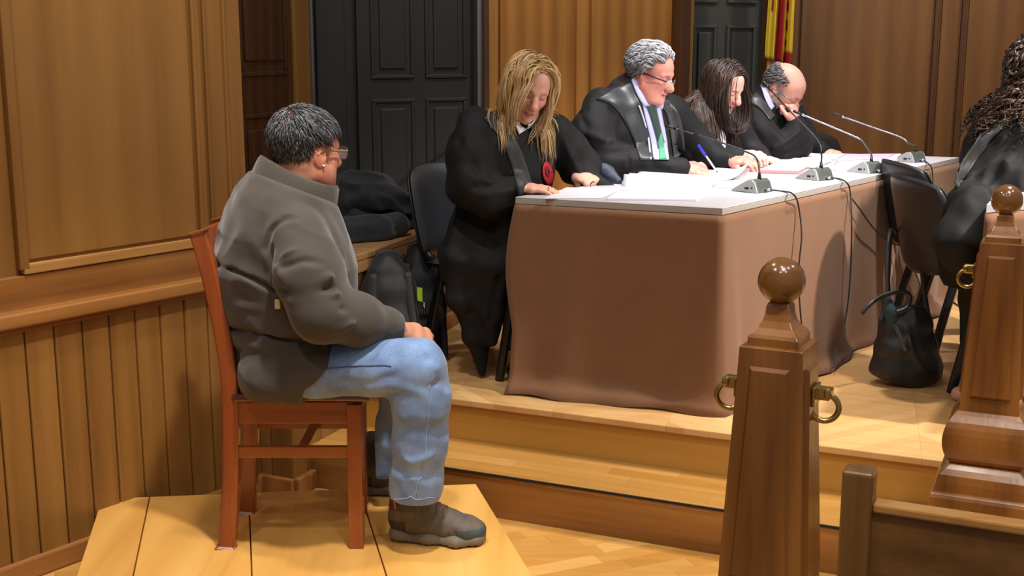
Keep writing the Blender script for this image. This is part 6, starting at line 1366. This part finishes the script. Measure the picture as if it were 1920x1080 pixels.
long_hair(kh, curly, push_of(kh.fw, kf), 800, cucol, 30, 0.0125, part=0.0, rad=0.0046, seed=71, off=(0.006, 0.035), back=0.5, grav=0.4, curl=(0.010, 0.05), wob=0.06, out=0.7)
hair_cap(kh, curly, srgb(48, 34, 28)[:3], grow=1.08)
# ================================================================== coats on the ledge, bags, handbag
COATM = plain('dark_navy_coat', srgb(30, 31, 37), 0.8, sheen=0.2, bumps=(200, 0.15, 0.002)); COAT2 = plain('charcoal_coat', srgb(34, 33, 35), 0.85, sheen=0.15, bumps=(200, 0.15, 0.002)); COAT3 = plain('blue_black_scarf', srgb(36, 40, 46), 0.85, sheen=0.2)
def lump(name, label, cat, fs, fold, lo, hi, mat, amp=0.026, freq=13, off=0.0, st=(V(0.7, 0.3, -0.4), 2.4), step=0.008, k=0.04):
    f = folds(uni(fs, k), fold); f = rough(f, amp, freq, st, off); f = inter(f, planef((0, 0, 0.828), (0, 0, -1)), 0.01)
    o = cloth_obj(name, f, lo, hi, step, mat, None); return tag(o, label, cat)
A = ay
Lz = 0.828
lump('coat', 'dark coat heaped on top of the ledge pile behind the seated man', 'coat', [ellf(A(690, 372, 5.30), (0.16, 0.13, 0.09)), ellf(A(735, 392, 5.36), (0.12, 0.12, 0.07)), ellf(A(668, 365, 5.26), (0.12, 0.12, 0.09)), ellf(A(650, 390, 5.24), (0.10, 0.1, 0.08))],
     [(lin((650, 380, 5.14), (680, 366, 5.14), (705, 388, 5.2), (720, 365, 5.24)), 0.02, 0.016), (lin((690, 345, 5.25), (725, 372, 5.22), (755, 392, 5.26)), 0.018, 0.016), (lin((665, 395, 5.13), (700, 402, 5.16), (745, 398, 5.24)), 0.018, -0.018), (lin((655, 352, 5.18), (662, 385, 5.12), (690, 400, 5.13)), 0.014, -0.012)], V(-1.2, 4.9, 0.9), V(-0.2, 5.8, 1.3), COATM, off=2.0)
lump('coat', 'flat folded dark coat in the middle of the ledge pile', 'coat', [tubef([(A(660, 418, 5.18), 0.10, 0.055), (A(720, 420, 5.28), 0.10, 0.05), (A(765, 416, 5.42), 0.08, 0.05)], (0.4, 0.9, 0), 0.03)],
     [(lin((640, 412, 5.1), (700, 414, 5.16), (765, 410, 5.3)), 0.014, -0.012), (lin((660, 428, 5.08), (720, 430, 5.16), (760, 425, 5.3)), 0.012, 0.010)], V(-1.2, 4.9, 0.82), V(-0.2, 5.9, 1.2), COAT2, off=5.0)
lump('scarf', 'rolled dark scarf at the bottom of the ledge pile', 'scarf', [tubef([(A(646, 440, 4.96), 0.070), (A(700, 434, 5.02), 0.068), (A(742, 424, 5.12), 0.058)], k=0.03)],
     [(lin((655, 425, 4.90), (700, 420, 4.95), (742, 412, 5.06)), 0.012, 0.010), (lin((655, 446, 4.89), (700, 440, 4.94), (742, 430, 5.05)), 0.012, -0.008)], V(-1.2, 4.8, 0.8), V(-0.2, 5.5, 1.15), COAT3, amp=0.006, off=8.0)
# two rucksacks standing on the dais against the ledge
BAGM = plain('black_rucksack_nylon', srgb(34, 34, 38), 0.6, bumps=(300, 0.2, 0.002), sheen=0.1); BAG2 = plain('dark_bag_nylon', srgb(26, 27, 30), 0.65, bumps=(300, 0.2, 0.002))
def rucksack(label, c, ang, w, d, h, mat, lean, extras, group='bags standing on the dais'):
    r = thing('rucksack', label, 'bag', c, group); ca, sa = math.cos(ang), math.sin(ang); X = V(ca, sa, 0); Yv = V(-sa, ca, 0); up = unit(V(0, 0, 1) + Yv * lean)
    T = lambda x, y, z: np.asarray(c) + X * x + Yv * y + up * z
    rows = [(0.0, 0.92, 0.95), (0.12, 1.0, 1.0), (0.45, 1.0, 0.98), (0.75, 0.92, 0.85), (0.93, 0.62, 0.60), (1.0, 0.3, 0.4)]
    f = tubef([(T(0, 0, h * t + 0.03), w / 2 * a, d / 2 * b) for t, a, b in rows], X, 0.03)
    f = uni([f, tubef([(T(0, -d * 0.42, h * 0.10), w * 0.40, d * 0.22), (T(0, -d * 0.40, h * 0.46), w * 0.36, d * 0.18)], X, 0.03)], 0.02)
    f = folds(f, [([T(-w * 0.46, -d * 0.28, h * 0.1), T(-w * 0.44, -d * 0.25, h * 0.7), T(0, -d * 0.2, h * 0.98), T(w * 0.44, -d * 0.25, h * 0.7), T(w * 0.46, -d * 0.28, h * 0.1)], 0.010, -0.008), ([T(-w * 0.3, -d * 0.6, h * 0.44), T(w * 0.3, -d * 0.6, h * 0.44)], 0.012, -0.010)])
    f = rough(f, 0.006, 10, (V(0.2, 0.1, -1), 2), extras); f = inter(f, planef((0, 0, DAIS + 0.002), (0, 0, -1)), 0.01)
    cloth_obj('body', f, np.asarray(c) - 0.35, np.asarray(c) + V(0.35, 0.35, h + 0.2), 0.008, mat, r)
    obj('carry_handle', MB().tube(spline([T(-0.05, 0.0, h * 1.0), T(-0.035, 0.0, h * 1.0 + 0.06), T(0.035, 0.0, h * 1.0 + 0.06), T(0.05, 0.0, h * 1.0)], 6), 0.010, 8, 0.5), mat, r, smooth=True)
    for s in (-1, 1):
        obj('strap', MB().tube(spline(list(snap([T(s * w * 0.30, -d * 0.30, h * 0.98), T(s * w * 0.40, -d * 0.50, h * 0.62), T(s * w * 0.42, -d * 0.55, h * 0.3), T(s * w * 0.42, -d * 0.45, h * 0.06)], f, 0.008)), 6), 0.016, 8, 0.35), mat, r, smooth=True)
    P = snap([T(0.0, -d * 0.7, h * 0.62), T(0.004, -d * 0.7, h * 0.56), T(0.0, -d * 0.7, h * 0.50)], f, 0.003); obj('zip_pull', MB().tube(P, 0.004, 8), CHROME, r, smooth=True)
    return r, f, T
c1 = V(-0.473, 4.68, DAIS); rucksack('black rucksack leaning on the ledge, just behind the seated man', c1, math.radians(14), 0.21, 0.17, 0.44, BAGM, 0.12, 1.0)
r2_, f2_, T2_ = rucksack('black bag with lime green tag standing beside the blonde woman\'s chair', V(-0.375, 5.02, DAIS), math.radians(10), 0.19, 0.16, 0.42, BAG2, 0.10, 4.0)
P, ok = cast(f2_, [(781, 538), (792, 540), (792, 566), (783, 564)], off=0.004)
obj('lime_tag', MB().grid([[P[0], P[1]], [P[3], P[2]]]), plain('lime_tag', srgb(176, 214, 30), 0.5), r2_, solid=0.004)
# ------------------------------------------------------------------ handbag hanging from the empty chair
HB = plain('black_handbag_leather', srgb(22, 23, 25), 0.45, bumps=(120, 0.12, 0.002)); TEAL = plain('dark_teal_scarf', srgb(32, 56, 64), 0.8)
Yb = 4.62
hbag = thing('handbag', 'black slouchy handbag hanging by its strap from the black chairs at the right', 'handbag', A(1695, 720, Yb))
def sect(py, xl, xr, dep): return [(A((xl + xr) / 2, py, Yb), (A(xr, py, Yb)[0] - A(xl, py, Yb)[0]) / 2, dep)]
rows = sect(590, 1652, 1742, 0.035) + sect(612, 1652, 1746, 0.055) + sect(650, 1644, 1754, 0.075) + sect(690, 1634, 1764, 0.085) + sect(712, 1634, 1764, 0.07)
hf_ = tubef(rows, (1, 0, 0), 0.02)
hf_ = folds(hf_, [(lin((1662, 600, 4.55), (1668, 650, 4.53), (1660, 700, 4.52)), 0.012, -0.010), (lin((1700, 605, 4.55), (1712, 660, 4.53), (1735, 700, 4.52)), 0.014, 0.010), (lin((1685, 600, 4.55), (1690, 650, 4.53), (1688, 710, 4.52)), 0.012, 0.008), (lin((1728, 600, 4.55), (1745, 660, 4.54)), 0.012, -0.008)])
hf_ = rough(hf_, 0.004, 12, (V(0, 0, 1), 3), 2.0); hf_ = inter(hf_, planef(A(1640, 704, Yb), unit(V(-0.28, 0, -1))), 0.012); hf_ = inter(hf_, planef(A(1760, 712, Yb), unit(V(0.18, 0, -1))), 0.012)
cloth_obj('bag_body', hf_, *bbox([r[0] for r in rows], 0.2), 0.006, HB, hbag)
obj('strap', MB().tube(spline([A(1652, 602, Yb - 0.03), A(1664, 560, Yb), A(1664, 500, Yb + 0.05), A(1667, 455, Yb + 0.10), A(1672, 430, Yb + 0.16), A(1680, 436, Yb + 0.2)], 8), 0.010, 8, 0.4, (1, 0, 0)), HB, hbag, smooth=True)
obj('strap', MB().tube(spline([A(1742, 600, Yb - 0.02), A(1735, 560, Yb), A(1728, 500, Yb + 0.02), A(1722, 470, Yb + 0.06), A(1718, 445, Yb + 0.1)], 8), 0.010, 8, 0.4, (1, 0, 0)), HB, hbag, smooth=True)
obj('belt', MB().tube(spline([A(1616, 588, Yb - 0.09), A(1632, 570, Yb - 0.08), A(1655, 555, Yb - 0.05), A(1690, 546, Yb - 0.03), A(1706, 556, Yb - 0.03), A(1700, 575, Yb - 0.06), A(1680, 584, Yb - 0.07)], 8), 0.009, 8, 0.5), HB, hbag, smooth=True)
obj('hanging_tab', MB().tube(spline(list(snap([A(1678, 606, Yb - 0.1), A(1690, 630, Yb - 0.1), A(1700, 660, Yb - 0.1)], hf_, 0.008)), 6), 0.010, 8, 0.4), plain('grey_leather_tab', srgb(58, 60, 66), 0.4), hbag, smooth=True)
obj('inner_scarf', build(rough(uni([tubef([(A(1660, 560, Yb - 0.01), 0.018), (A(1668, 585, Yb - 0.02), 0.026), (A(1672, 606, Yb - 0.02), 0.024)])], 0.02), 0.006, 25), A(1665, 585, Yb) - 0.1, A(1665, 585, Yb) + 0.1, 0.005), TEAL, hbag, smooth=True)
